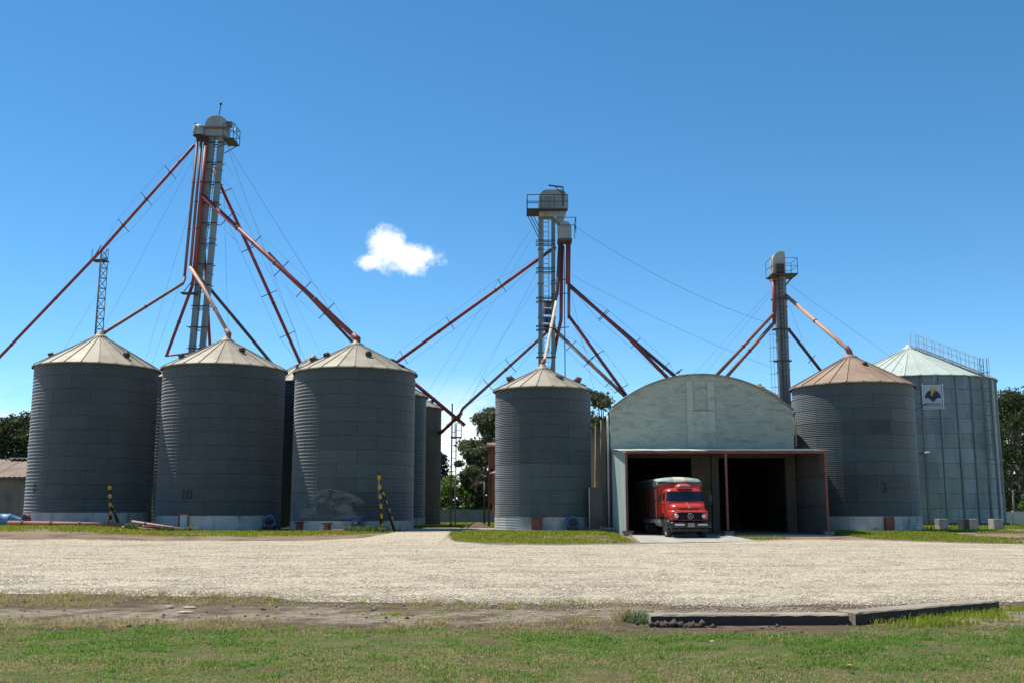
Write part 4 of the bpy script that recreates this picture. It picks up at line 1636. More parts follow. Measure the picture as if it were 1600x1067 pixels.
def tower_three():
    Y = 70.0
    A0, A1 = at(1218.5, 615, Y), at(1214.2, 436, Y)
    B0, B1 = at(1229, 615, Y), at(1222.5, 432, Y)
    for p, q in ((A0, A1), (B0, B1)):
        p.x = q.x = (p.x + q.x) / 2
        p.z = 0
    t = thing('elevator_tower', 'slim bucket elevator with pale narrow head right of the warehouse', 'tower', (A0.x, Y, 0), 'grain elevator towers')
    leg_casing(t, A0, A1, .25, .42, M['zinc_leg'], 8)
    leg_casing(t, B0, B1, .42, .42, M['zinc_leg'], 8)
    mb = MB()
    ladder(mb, Vector((A0.x + .22, Y - .3, 8.5)), Vector((A0.x + .22, Y - .3, A1.z)), .26, .3)
    mb.build('ladder', M['steel'], t)
    mb = MB()
    xl = A0.x - .45
    for dx in (-.22, 0, .22):
        mb.bar((xl + dx, Y - .3, 8.6), (xl + dx, Y - .3, 14.2), .02)
    for z in np.arange(8.8, 14.2, .9):
        ring = [(xl + .24 * math.cos(a), Y - .1 - .3 * math.sin(a), z) for a in [math.pi * i / 6 for i in range(7)]]
        mb.tube(ring, .02, 4)
    mb.build('ladder_cage', M['steel_grey'], t)
    for v in (468, 515, 564):
        z = at(1220, v, Y).z
        MB().box(((A0.x + B0.x) / 2, Y, z), (B0.x - A0.x + .75, .6, .07)).build('tie_frame', M['steel'], t)
    # head: tall rounded casing
    x0, x1 = at(1205, 420, Y).x, at(1225, 420, Y).x
    z0, z1 = at(1215, 433, Y).z, at(1215, 394.5, Y).z
    poly = [(x0, z0), (x1, z0), (x1, z1 - .12), (x1 - .12, z1), (x1 - .42, z1)]
    for i in range(7):
        an = math.pi / 2 * i / 6
        poly.append((x1 - .42 - (x1 - .42 - x0) * math.sin(an), z1 - .05 - .85 * (1 - math.cos(an))))
    MB().prism(poly, Y - .4, Y + .4).build('head_casing', mat('pale_head_paint', (.42, .42, .37), (.32, .31, .27), .6, 0, 1.2, .4), t, bevel=.03)
    MB().box(((x0 + x1) / 2 + .05, Y - .5, z0 + .5), (.6, .25, .65)).build('drive_motor', M['steel'], t, bevel=.05)
    xa, xb = at(1201, 436, Y).x, at(1241, 430, Y).x
    MB().box(((xa + xb) / 2, Y - .1, z0 + .02), (xb - xa, 1.7, .08)).build('platform', M['dark_pipe'], t)
    mb = MB()
    for s in (-.6, .5):
        mb.bar((xa + .1, Y + s, z0), (A0.x, Y + s, z0 - .5), .05)
        mb.bar((xb - .1, Y + s, z0), (B0.x, Y + s, z0 - .8), .05)
    mb.build('platform_bracket', M['steel'], t)
    mb = MB()
    railing(mb, [(xa, Y - .9, z0), (xa, Y + .7, z0)], 1.15, .03)
    mb.build('railing', M['steel_grey'], t)
    mb = MB()
    railing(mb, [(xb - .9, Y - .9, z0), (xb, Y - .9, z0), (xb, Y + .7, z0), (xb - .9, Y + .7, z0)], 1.15, .03)
    mb.build('railing', M['steel_grey'], t)
    return t


T3 = tower_three()


# ------------------------------------------------------------------ spouts
def spout(label, pts, r, material, braces=(), wires=False, elbow=None, flange=6.0, span=.85, group='grain spouts running from the elevator towers'):
    pts = [Vector(p) for p in pts]
    r *= .80
    span *= .78
    t = thing('grain_spout', label, 'spout', pts[-1], group)
    MB().tube(pts, r, 12).build('pipe', material, t)
    for i in range(len(pts) - 1):
        a, b = pts[i], pts[i + 1]
        n = int((b - a).length / flange)
        d = (b - a).normalized() * .04
        for k in range(1, n + 1):
            c = a.lerp(b, k / (n + 1))
            MB().tube([c - d, c + d], r * 1.22, 10).build('flange', M['dark_pipe'], t)
    if braces:
        a, b = pts[braces[0]], pts[braces[0] + 1]
        d = (b - a).normalized()
        nrm = Vector((-d.z, 0, d.x)).normalized()
        ends = [[], []]
        for k in braces[1]:
            c = a.lerp(b, k)
            mb = MB()
            mb.bar(c - nrm * span, c + nrm * span, .045)
            mb.bar(c - Vector((0, span * .6, 0)), c + Vector((0, span * .6, 0)), .04)
            mb.build('spreader', M['steel'], t)
            ends[0].append(c + nrm * span)
            ends[1].append(c - nrm * span)
        if wires:
            for e in ends:
                MB().tube([a + d * .3] + e + [b - d * .3], .008, 4).build('truss_wire', M['wire'], t)
    if elbow:
        q = pts[-1]
        MB().tube([q + (pts[-2] - q).normalized() * .45, q + Vector((0, 0, .02)), q - Vector((0, 0, elbow))], [r * 1.35, r * 1.45, r * 1.2], 12).build('elbow', M['red_pipe'] if material is not M['tan_pipe'] else M['brown_pipe'], t)
    return t


ap1, ap2, ap3, ap4, ap8 = [Vector((S[0], S[1], z)) for S, z in ((S1, 12.7), (S2, 12.45), (S3, 12.05), (S4, 10.35), (S8, 11.1))]
Y = 72.0
# left tower: bundle of drop pipes
spout('upper left drop pipe of the left tower bundle, outermost', [at(309, 214, 71.6), at(288.5, 432, 71.4)], .13, M['brown_pipe'], flange=5)
spout('second drop pipe of the left tower bundle', [at(315, 214, 71.6), at(297.5, 420, 71.2)], .13, M['brown_pipe'], flange=5)
spout('thick dark red drop pipe nearest to the left tower legs', [at(322.5, 214, 71.5), at(303.5, 432, 71.3)], .2, M['red_pipe'], flange=5)
m_top, m_bot = at(157, 393, 75.5), at(-190, 756, 78.6)
spout('very long thin red spout carried by the lattice mast at the left', [at(304, 227, 71.6), m_top, m_bot], .14, M['red_pipe'], (0, (.25, .5, .75)), True)
spout('red spout from the left tower down to the leftmost silo roof', [at(289, 434, 71.4), at(286, 443, 71.2), at(164, 519, 66.4), ap1], .14, M['brown_pipe'], elbow=.35)
spout('red spout dropping steeply to the rear silo between the leftmost silos', [at(303.5, 428, 71.3), at(300, 448, 71.6), at(260, 556, 75.3), Vector((-22.9, 75.5, 13.0))], .15, M['red_pipe'], elbow=.3)
spout('faded orange spout from the left tower onto silo 10', [at(297.5, 418, 71.2), at(316, 447, 69.9), ap2 + Vector((.12, 0, .25))], .16, M['tan_pipe'], elbow=.5)
spout('brown spout passing behind the roof of silo 10', [at(312, 432, 72.4), at(430, 574, 75.0)], .15, M['dark_pipe'], flange=5)
spout('short red spout hanging behind the left tower legs', [at(318, 372, 72.9), at(329, 556, 74.2)], .14, M['red_pipe'], flange=5)
spout('thick red spout from the left tower onto silo 7', [at(315.5, 305, 71.4), ap3 + Vector((.05, 0, .15))], .2, M['red_pipe'], (0, (.18, .36, .54, .68, .82)), True, elbow=.35, span=.9)
spout('slimmer brown spout hugging the thick red one above silo 7', [at(420, 396, 70.2), at(556, 540, 66.0)], .12, M['dark_pipe'], flange=4)
spout('thin red spout crossing behind the thick one to a rear silo', [at(332, 262, 72.6), at(475, 580, 75.0)], .15, M['red_pipe'], (0, (.12, .4, .62, .82)), True, span=.8)
# central tower
spout('long red spout descending left from the central tower behind silo 7', [at(868, 386, 69.9), at(600, 580, 75.5)], .15, M['red_pipe'], (0, (.3, .6, .88)), True, span=.7)
spout('brown spout from the central tower to the elbow in the gap', [at(860, 514, 70.3), at(723, 638, 73.0), at(719, 646, 73.0), at(716, 657, 73.0)], .13, M['brown_pipe'], (0, (.45, .7)), True, span=.75)
spout('red spout sticking out past silo 7 and crossing in the gap', [at(628, 582, 71.5), at(726, 664, 73.2)], .17, M['red_pipe'], flange=3)
spout('red spout stub running from the gap elbow behind the brown silo', [at(720, 646, 73.2), at(676, 688, 86.5)], .16, M['red_pipe'], flange=3)
spout('brown drop pipe of the central tower beside the legs', [at(874.5, 382, 69.3), at(871, 455, 69.2), at(866, 476, 68.9)], .15, M['dark_pipe'])
spout('cream spout leading onto the roof of the narrower silo', [at(869, 472, 68.8), at(852, 559, 64.6), ap4 + Vector((0, 0, .15))], .13, M['cream_pipe'], elbow=.3)
spout('dark red drop pipe with kink of the central tower', [at(878, 382, 69.6), at(876.5, 500, 69.6), at(868, 540, 70.4), at(860, 590, 71)], .15, M['red_pipe'])
spout('bright red thick drop pipe of the central tower', [at(888, 380, 69.4), at(887.3, 444, 69.3)], .21, M['red_pipe'])
spout('slim red drop pipe under the thick one of the central tower', [at(888.8, 446, 69.3), at(888.8, 498, 69.2)], .13, M['brown_pipe'])
spout('bright red spout from the central tower landing left on the warehouse vault', [at(888.8, 494, 69.2), at(978, 617, 67.0)], .14, M['red_pipe'], (0, (.5, .92)), True, span=.7)
spout('faded orange spout from the central tower to the warehouse edge', [at(866, 515, 70.2), at(976, 618, 68.0)], .15, M['tan_pipe'], (0, (.25, .5, .8)), True, span=.6)
spout('red spout of the pair reaching the warehouse crown from the left', [at(888, 444, 69.3), at(982, 528, 68), at(1047, 594, 67.2)], .15, M['red_pipe'], (0, (.6,)), False, span=.6)
spout('dark brown spout of the pair reaching the warehouse crown', [at(888, 446, 69.5), at(1060, 592, 68.5)], .15, M['dark_pipe'], (0, (.32, .62, .88)), True, span=.6)
# right tower
spout('red drop pipe under the platform of the slim right tower', [at(1208.5, 438, 69.7), at(1209.8, 470, 69.7), at(1209.8, 506, 69.7)], .17, M['red_pipe'], flange=2)
spout('brown spout from the slim tower to the vault, upper of two', [at(1209, 490, 69.6), at(1112, 594, 68)], .15, M['brown_pipe'], flange=4)
spout('brown spout from the slim tower to the vault, lower of two', [at(1210, 504, 69.6), at(1130, 594, 67.5)], .15, M['brown_pipe'], flange=4)
spout('faded orange spout from the slim tower onto silo 2', [at(1228, 462, 69.8), ap8 + Vector((-.1, 0, .3)), ap8 + Vector((0, 0, .12))], .16, M['tan_pipe'], elbow=.4)
spout('dark brown spout from the slim tower behind the roof of silo 2', [at(1231, 513, 70.2), at(1288, 586, 72.5)], .14, M['dark_pipe'], (0, (.65,)), False, span=.5)


# ------------------------------------------------------------------ masts
def lattice_mast(name, label, base, top, w0, w1, step, r, material):
    t = thing(name, label, 'mast', base)
    base, top = Vector(base), Vector(top)
    legs = []
    for k in range(3):
        a = 2 * math.pi * k / 3 + .5
        o = Vector((math.cos(a), math.sin(a), 0))
        p, q = base + o * w0, top + o * w1
        legs.append((p, q))
        MB().tube([p, q], r, 5).build('leg', material, t)
    n = int((top - base).length / step)
    mb = MB()
    for i in range(n):
        for k in range(3):
            a, b = legs[k], legs[(k + 1) % 3]
            mb.bar(a[0].lerp(a[1], i / n), b[0].lerp(b[1], (i + 1) / n), r * 1.1)
            mb.bar(a[0].lerp(a[1], i / n), b[0].lerp(b[1], i / n), r * 1.1)
    mb.build('bracing', material, t)
    return t


p, q = at(150, 532, 76), at(162, 388, 76)
q.x = p.x + .15
lm = lattice_mast('lattice_mast', 'dark lattice mast carrying the long spout behind the leftmost silo', (p.x, 76, 0), q, .42, .32, .75, .035, M['steel'])
c = at(160, 408, 76)
mb = MB()
mb.box(c + Vector((-.15, 0, 0)), (1.1, .9, .05))
mb.bar(c + Vector((-.6, -.4, 0)), c + Vector((0, -.4, 1.1)), .05)
mb.bar(c + Vector((-.65, -.4, 0)), c + Vector((-.65, -.4, .8)), .035)
mb.bar(c + Vector((.4, -.4, -.2)), c + Vector((.4, -.4, .8)), .035)
mb.build('mast_platform', M['steel'], lm)
a, b = at(704, 824, 72), at(706, 630, 72)
b.x = a.x + .04
lm = thing('slender_mast', 'slender two pole mast with small caged platform in the gap beside silo 7', 'mast', (a.x, 72, 0))
MB().bar((a.x, 72, 0), (b.x, 72, b.z), .09).build('pole', M['steel'], lm)
MB().bar((a.x + .33, 72, 0), (a.x + .33, 72, at(710, 662, 72).z), .07).build('pole', M['steel'], lm)
mb = MB()
for z in np.arange(.5, 7.2, .45):
    mb.bar((a.x, 72, z), (a.x + .33, 72, z), .035)
mb.build('rungs', M['steel'], lm)
c = at(713, 683, 72)
mb = MB()
mb.box(c, (.75, .7, .07))
mb.bar(c + Vector((.35, 0, 0)), c + Vector((-.15, 0, -.6)), .05)
mb.build('mast_platform', M['steel'], lm)
mb = MB()
for dx in (-.1, .35):
    for dy in (-.33, .33):
        mb.bar(c + Vector((dx, dy, 0)), c + Vector((dx, dy, 1.0)), .03)
for z in (.5, 1.0):
    mb.bar(c + Vector((-.1, -.33, z)), c + Vector((.35, -.33, z)), .025)
    mb.bar(c + Vector((.35, -.33, z)), c + Vector((.35, .33, z)), .025)
    mb.bar(c + Vector((-.1, .33, z)), c + Vector((.35, .33, z)), .025)
mb.build('cage', M['galv'], lm)


# ------------------------------------------------------------------ guy wires
def guy(label, a, b, r=.014, sag=.0):
    a, b = Vector(a), Vector(b)
    r *= .62
    pts = [a.lerp(b, i / 10) - Vector((0, 0, sag * 4 * (i / 10) * (1 - i / 10))) for i in range(11)]
    tag(MB().tube(pts, r, 4).build('guy_wire', M['wire']), label, 'wire', 'thin guy wires staying the towers')


h1, h2, h3 = at(352, 222, 71.8), at(830, 358, 69.8), at(1228, 442, 69.8)
guy('guy wire from the left tower head down across the sky to silo 7', h1, at(563, 560, 68.5), .016)
guy('guy wire falling steeply right of the left tower', h1, at(490, 600, 74), .014)
guy('guy wire hanging almost plumb right of the left tower', at(350, 300, 71.8), at(357, 545, 72), .012)
guy('guy wire from the left tower to the striped post at silo 7', at(346, 240, 71.5), at(592, 739, 60.0), .013)
guy('guy wire from the left tower top down leftwards to the mast foot', at(302, 250, 71.8), at(158, 520, 80), .014)
guy('guy wire from the left tower to behind the leftmost silo', at(296, 330, 71.8), at(228, 560, 74), .012)
guy('guy wire from the left tower to the leftmost striped post', at(290, 420, 71.6), at(171.5, 756, 61.0), .012)
guy('guy wire from the lattice mast head down to the left', at(158, 450, 76), at(100, 545, 80), .012)
guy('guy wire from the central platform down to silo 7, left one', h2, at(668, 612, 76), .014)
guy('guy wire from the central platform down to silo 7, right one', at(836, 366, 69.8), at(682, 620, 77), .012)
guy('guy wire from the central tower mid height to the gap', at(842, 420, 69.8), at(700, 690, 82), .013)
guy('guy wire from the central tower lower height to the gap', at(842, 440, 69.8), at(712, 640, 84), .012)
guy('long guy wire from the central tower right to the slim tower', at(895, 352, 69.6), at(1200, 505, 70), .016, .6)
guy('second long guy wire sagging above the warehouse', at(893, 430, 69.6), at(1208, 575, 72), .013, .3)
guy('guy wire falling steeply right of the central tower', at(893, 460, 69.6), at(935, 640, 74), .012)
guy('guy wire from the slim tower down left behind the warehouse crown', at(1203, 455, 70), at(1070, 600, 78), .012)
guy('second guy wire from the slim tower down to the warehouse crown', at(1203, 462, 70), at(1095, 592, 76), .012)
guy('guy wire from the slim tower platform to the large silo roof', h3, at(1410, 570, 80), .016)
guy('guy wire from the slim tower down behind silo 2', at(1231, 470, 69.8), at(1275, 590, 74), .012)
guy('thin cable sagging across the front of silo 2 and the large silo', at(1275, 608, 60.2), at(1590, 700, 66), .013, .5)


# ------------------------------------------------------------------ warehouse
WX0, WX1, WY0, WY1 = 5.92, 16.92, 62.0, 86.0
ZS, ZC = 7.4, 9.52
WC = (WX0 + WX1) / 2
HALF = (WX1 - WX0) / 2
RISE = ZC - ZS
RAD = (HALF ** 2 + RISE ** 2) / (2 * RISE)


def arch(x, grow=0.0):
    return ZC - RAD + math.sqrt(max(0, (RAD + grow) ** 2 - (x - WC) ** 2))


def warehouse():
    t = thing('warehouse', 'vaulted warehouse with stained whitewashed gable between the silos', 'warehouse', (WC, WY0, 0))
    # gable wall with two gateways, one outline
    n = 28
    top = [(WX1 - (WX1 - WX0) * i / n, 0) for i in range(n + 1)]
    top = [(x, arch(x)) for x, _ in top]
    zo = 4.55
    poly = [(WX0, 4.95), (WX1, 4.95)] + top
    MB().prism(poly, WY0, WY0 + .32).build('gable_wall', M['stucco'], t)
    poly = [(WX0, -.3), (6.5, -.3), (6.5, zo), (10.72, zo), (10.72, -.3), (12.35, -.3), (12.35, zo), (16.35, zo), (16.35, -.3), (WX1, -.3), (WX1, 4.946), (WX0, 4.946)]
    MB().prism(poly, WY0 + .004, WY0 + .316).build('lower_wall', M['brick'], t)
    # coping along the arch
    mb = MB()
    rows = []
    for i in range(n + 1):
        x = WX0 - .06 + (WX1 - WX0 + .12) * i / n
        z = arch(min(max(x, WX0), WX1))
        rows.append([(x, WY0 - .09, z + .003), (x, WY0 - .09, z + .11), (x, WY0 + .42, z + .11), (x, WY0 + .42, z + .003)])
    mb.grid(rows, False, True)
    mb.build('coping', M['kerb'], t)
    # pilasters and bricked up door
    for x0, x1, ztop in ((at(1073, 640, WY0).x, at(1083, 640, WY0).x, 9.2), (at(1106, 640, WY0).x, at(1117, 640, WY0).x, 9.15)):
        MB().box2((x0, WY0 - .07, 5.15), (x1, WY0 + .02, ztop)).build('pilaster', M['stucco_pale'], t)
    xa, xb = at(1082, 670, WY0).x, at(1107, 670, WY0).x
    MB().box2((xa, WY0 - .03, 5.15), (xb, WY0 + .02, at(1090, 641, WY0).z)).build('blocked_door', M['stucco_pale'], t)
    MB().box2((xa - .02, WY0 - .075, at(1090, 642, WY0).z), (xb + .3, WY0 - .005, at(1090, 640.5, WY0).z)).build('door_lintel', M['kerb'], t)
    # brick pier facing below the canopy and the steel jamb beside it
    MB().box2((10.72, WY0 - .05, 0), (11.85, WY0 - .004, 4.7)).build('brick_pier', M['brick'], t)
    MB().box2((11.9, WY0 - .18, 0), (12.3, WY0 - .004, 4.7)).build('gate_jamb', M['dark_sheet'], t)
    # side walls, buttresses, rear wall, floor
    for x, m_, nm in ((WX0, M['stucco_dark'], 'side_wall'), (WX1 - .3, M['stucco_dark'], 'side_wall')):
        MB().box2((x, WY0 + .325, -.3), (x + .3, WY1, ZS - .06)).build(nm, m_, t)  # dark walls: the shadow of the silos is put into their colour
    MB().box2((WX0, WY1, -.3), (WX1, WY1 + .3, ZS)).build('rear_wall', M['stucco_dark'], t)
    y = WY0 + 3.2
    while y < WY1:
        MB().prism([(WX0 - .42, -.3), (WX0 - .004, -.3), (WX0 - .004, ZS - .15), (WX0 - .28, ZS - .3)], y, y + .42).build('buttress', M['stucco_side'], t)
        y += 4.4
    # interior lining so that the gateways open into a dark hall
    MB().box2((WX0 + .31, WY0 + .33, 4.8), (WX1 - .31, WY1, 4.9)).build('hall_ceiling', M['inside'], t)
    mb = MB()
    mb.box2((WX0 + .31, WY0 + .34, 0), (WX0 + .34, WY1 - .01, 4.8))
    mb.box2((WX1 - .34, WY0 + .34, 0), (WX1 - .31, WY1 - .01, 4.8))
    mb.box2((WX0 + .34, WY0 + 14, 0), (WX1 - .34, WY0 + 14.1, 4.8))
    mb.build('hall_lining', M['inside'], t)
    
    # corrugated vault
    mb = MB()
    rows = []
    m = 180
    for k in range(m + 1):
        x = WX0 - .25 + (WX1 - WX0 + .5) * k / m
        xx = min(max(x, WX0), WX1)
        z = arch(xx) - .09 - max(0, abs(x - WC) - HALF) * .9 + .018 * math.sin(k * math.pi / 1.5)
        rows.append([(x, WY0 + .33, z), (x, (WY0 + WY1) / 2, z), (x, WY1 + .4, z)])
    mb.grid(rows)
    mb.build('vault_roof', M['zinc_pale'], t)
    # white downpipe at the left corner, gutter brackets
    p = at(948, 645, WY0 - .15)
    MB().tube([(WX0 - .16, WY0 + .1, 7.1), (WX0 - .16, WY0 + .05, 6.7), (WX0 - .16, WY0 + .05, .25)], .065, 8).build('downpipe', mat('pale_downpipe', (.62, .62, .58), None, .6), t)
    MB().tube([(WX1 + .12, WY0 - .02, 7.3), (WX1 + .12, WY0 - .02, 5.2)], .07, 8).build('downpipe', M['kerb'], t)
    # dark stain board under the left spring of the canopy
    return t


warehouse()


def canopy():
    t = thing('canopy', 'lean to canopy of corrugated sheet on red posts before the warehouse', 'canopy', (11.7, 57, 0))
    y0, y1 = 57.0, WY0 - .06
    z0, z1 = 4.72, 5.06
    xl, xr = 6.22, 17.22
    for x, nm in ((xl + .06, 'post'), (at(1135.5, 770, y0).x, 'post'), (xr, 'post')):
        o = MB().box2((x - .06, y0 - .06, .32), (x + .06, y0 + .06, z0 - .16)).build(nm, M['rust_steel'], t)
        g = MB()
        g.box((x, y0, .14), (.5, .5, .36))
        g.build('footing', M['kerb'], o, bevel=.05)
        MB().box((x, y0, .345), (.6, .55, .06), Euler((0, 0, .1))).build('footing_cap', M['bark'], o)
    MB().box2((xl - .06, y0 - .07, z0 - .158), (xr + .1, y0 + .05, z0 - .03)).build('front_beam', M['rust_steel'], t)
    MB().box2((xl - .06, y1 - .15, z1 - .18), (xr + .1, y1 - .02, z1 - .05)).build('rear_beam', M['rust_steel'], t)
    for i in range(7):
        x = xl + .3 + (xr - xl - .6) * i / 6
        MB().bar((x, y0 + .1, z0 - .13), (x, y1 - .2, z1 - .15), .07, .12).build('rafter', M['rust_steel'], t)
    # corrugated sheets, laid side by side
    w = 1.0
    mb = MB()
    rows = []
    for k in range(61):
        x = w * k / 60
        z = .02 * math.cos(2 * math.pi * k / 6)
        rows.append([(x, -.2, -.013 + z), (x, y1 - y0, z1 - z0 + z)])
    rows2 = [[(p[0], p[1], p[2] - .006) for p in r] for r in rows]
    mb.grid(rows)
    mb.grid(rows2)
    mb.grid([[r[0] for r in rows], [r[0] for r in rows2]], False)
    pr = mb.build('roof_sheet', M['blue_sheet'])
    pr.parent = t
    n = 12
    for i in range(n):
        loc = Vector((xl - .35 + i * .965, y0, z0 + .012 * (i % 2))) - t.location
        if i == 0:
            pr.location = loc
        else:
            copy_part(pr, t, loc, None, None, M['blue_sheet'] if i < 5 else M['zinc'])
    # side cladding of upright corrugated sheets
    def side(x0, x1, material, nm):
        L = (y1 - y0) / 5
        for i in range(5):
            mb = MB()
            rows = []
            for k in range(49):
                y = y0 - .02 + L * (i + k / 48 * 1.01)
                s = (y - y0) / (y1 - y0)
                x = x0 + (x1 - x0) * s + .011 * math.cos(2 * math.pi * k / 6) + .004 * (i % 2)
                rows.append([(x, y, gz(x, y) - .05), (x, y, 2.75), (x, y, z0 - .06 + (z1 - z0) * s)])
            mb.grid(rows)
            mb.build(nm, material, t)
    side(xl - .02, 5.98, M['blue_sheet'], 'side_sheet')
    side(xr + .06, WX1 + .05, M['dark_sheet'], 'side_sheet')
    mb = MB()
    mb.box2((xl - .14, y0 - .11, z0 - .13), (xl + .03, y0 + .1, z0 + .0))
    mb.build('corner_flashing', M['stucco_side'], t)
    for z in (1.7, 3.35):
        MB().bar((xr + .0, y0 + .06, z), (WX1 - .02, y1 - .05, z), .06, .1).build('girt', M['dark_sheet'], t)
    MB().box2((xl - .065, y0 - .075, z0 - .028), (xl + .95, y0 - .05, z0 - .012)).build('drip_edge', M['stucco_side'], t)


canopy()

# floor of canopy and hall, ramp down to the gravel
FLOOR = .15
mb = MB()
mb.box2((6.32, 56.0, -.3), (17.1, WY1 - .3, FLOOR))
tag(mb.build('hall_floor', M['slab']), kind='structure')
ramp = MB()
P_ = [(5.95, 48.2, gz(5.95, 48.2) + .02), (11.95, 50.6, .02), (11.6, 55.99, FLOOR - .004), (6.42, 55.99, FLOOR - .004)]
rows = []
for i in range(9):
    s = i / 8
    rows.append([tuple(Vector(P_[0]).lerp(Vector(P_[3]), s).lerp(Vector(P_[1]).lerp(Vector(P_[2]), s), k / 10) + Vector((0, .25 * math.sin(k * 1.7) * (1 - s), 0))) for k in range(11)])
ramp.grid(rows, False)
side_ = [r[0] for r in rows], [(r[0][0], r[0][1], r[0][2] - .3) for r in rows]
ramp.grid(list(side_), False)
side_ = [r[-1] for r in rows], [(r[-1][0], r[-1][1], r[-1][2] - .3) for r in rows]
ramp.grid(list(side_), False)
tag(ramp.build('ramp', M['slab']), kind='structure')
# slab path in the gap between silo 7 and the narrower silo
mb = MB()
mb.box2((-6.3, 63.2, -.1), (-1.1, 66.5, gz(-3, 64) + .05))
tag(mb.build('path', M['slab']), kind='structure')

# junk in the nook between the narrower silo and the warehouse
tp = at(930, 775, 61.6)
t = thing('upright_panel', 'tall brownish panel leaning in the nook left of the warehouse', 'panel', (tp.x, 61.6, .25))
MB().box((tp.x + .05, 61.7, 1.55), (.75, .06, 2.5), Euler((-.05, 0, .1))).build('board', M['stucco_dark'], t)
MB().bar((tp.x - .35, 61.62, .3), (tp.x - .35, 61.7, 2.8), .05).build('edge_strip', M['stucco_side'], t)
t = thing('plank_pile', 'small pile of weathered planks before the nook', 'planks', (4.9, 59.8, .25))
for i, (dx, dy, l, a) in enumerate(((0, 0, 1.6, .1), (.3, .2, 1.3, -.15), (-.2, .35, 1.0, .5), (.5, -.1, .8, -.4))):
    MB().box((4.9 + dx, 59.8 + dy, gz(4.9, 59.8) + .06 + .05 * i), (l, .16, .045), Euler((0, .02 * i, a))).build('plank', M['kerb'] if i % 2 else M['bark'], t)
t = thing('small_trolley', 'small rusty trolley standing in the nook beside the warehouse', 'trolley', (5.2, 60.8, .25))
MB().box((5.2, 60.8, .85), (.42, .5, .06)).build('tray', M['steel'], t)
mb = MB()
for dx in (-.18, .18):
    for dy in (-.2, .2):
        mb.bar((5.2 + dx * .6, 60.8 + dy, .22), (5.2 + dx, 60.8 + dy, .85), .05)
mb.build('legs_frame', M['steel'], t)

# concrete blocks before the large silo
for lab, u0, u1, vt, vb, yaw, mt in (('concrete block, leftmost before the large silo', 1467, 1482, 815, 830, .1, 'concrete'),
                                     ('dark concrete block, second from left before the large silo', 1503, 1517, 817, 831, .3, 'zinc_dark'),  # given a darker material than the other blocks
                                     ('concrete block touching the dark one', 1516, 1530, 815, 832, -.1, 'concrete'),
                                     ('concrete block, rightmost before the large silo', 1552, 1568, 816, 831, .1, 'concrete')):
    Yb = 66.0
    p, q = at(u0, vb, Yb), at(u1, vt, Yb)
    w = q.x - p.x
    zg = gz(p.x, Yb)
    t = MB().box(((p.x + q.x) / 2, Yb + w / 2, zg + .30), (w * .92, w * .95, .66), Euler((0, 0, yaw)))
    o = t.build('concrete_block', M[mt], None, bevel=.02)
    tag(o, lab, 'block', 'concrete blocks before the large silo')


# ------------------------------------------------------------------ truck
def car_paint(name, col, rough=.28, coat=.5):
    m = mat(name, col, tuple(x * .82 for x in col), rough, 0, 3, coord='object')
    m.node_tree.nodes['Principled BSDF'].inputs['Coat Weight'].default_value = coat
    m.node_tree.nodes['Principled BSDF'].inputs['Coat Roughness'].default_value = .12
    return m


M['truck_red'] = car_paint('truck_red', (.55, .030, .016), .38, .3)
M['box_red'] = car_paint('faded_box_red', (.42, .045, .018), .5, .1)
M['box_dark'] = mat('shaded_dark_red', (.09, .014, .010), (.045, .011, .009), .8, 0, 1.5, coord='object')  # cargo sides: the canopy's shade is put into this dark red
M['tyre'] = mat('tyre_rubber', (.022, .021, .020), (.05, .046, .04), .85, 0, 5, coord='object')
M['rim'] = mat('dusty_rim', (.42, .40, .36), (.32, .30, .26), .5, .3, 6, coord='object')
M['chrome'] = mat('dull_chrome', (.55, .55, .53), None, .38, .5)
M['glass'] = mat('tinted_glass', (.010, .013, .024), None, .04, 0, spec=.8)
M['lens'] = mat('headlamp_lens', (.62, .62, .56), (.5, .5, .46), .12, .3, 30, coord='object')
M['tarp'] = mat('grey_green_tarp', (.30, .38, .32), (.20, .27, .23), .7, 0, 2, coord='object')
M['tarp_dark'] = mat('dark_green_canvas', (.03, .055, .05), (.02, .038, .035), .8, 0, 2, coord='object')
M['tarp_cream'] = mat('cream_tarp_stripe', (.60, .55, .42), (.5, .46, .35), .7, 0, 2, coord='object')
M['plate'] = mat('number_plate', (.42, .38, .34), (.34, .30, .27), .5, 0, 30, coord='object')
M['fender_black'] = mat('fender_black', (.016, .018, .018), None, .35)


def rrect(w, y0, y1, r, n=6):
    """rounded rectangle in plan, counter clockwise from the front right corner; nearly square at the rear"""
    pts = []
    for cx, cy, a0 in ((w - r, y0 + r, -90), (w - r * .5, y1 - r * .5, 0), (-w + r * .5, y1 - r * .5, 90), (-w + r, y0 + r, 180)):
        rr = r if cy < (y0 + y1) / 2 else r * .5
        for i in range(n + 1):
            a = R_(a0 + 90 * i / n)
            pts.append((cx + rr * math.cos(a), cy + rr * math.sin(a)))
    return pts


def stack(mb, levels, cap_top=True, cap_bottom=True):
    rows = [[(x, y, z) for x, y in rrect(w, y0, y1, r)] for z, w, y0, y1, r in levels]
    mb.grid(rows, True, True)
    n = len(rows[0])
    if cap_top:
        mb.add(rows[-1], [tuple(range(n))], True)
    if cap_bottom:
        mb.add(rows[0], [tuple(range(n - 1, -1, -1))])
    return rows


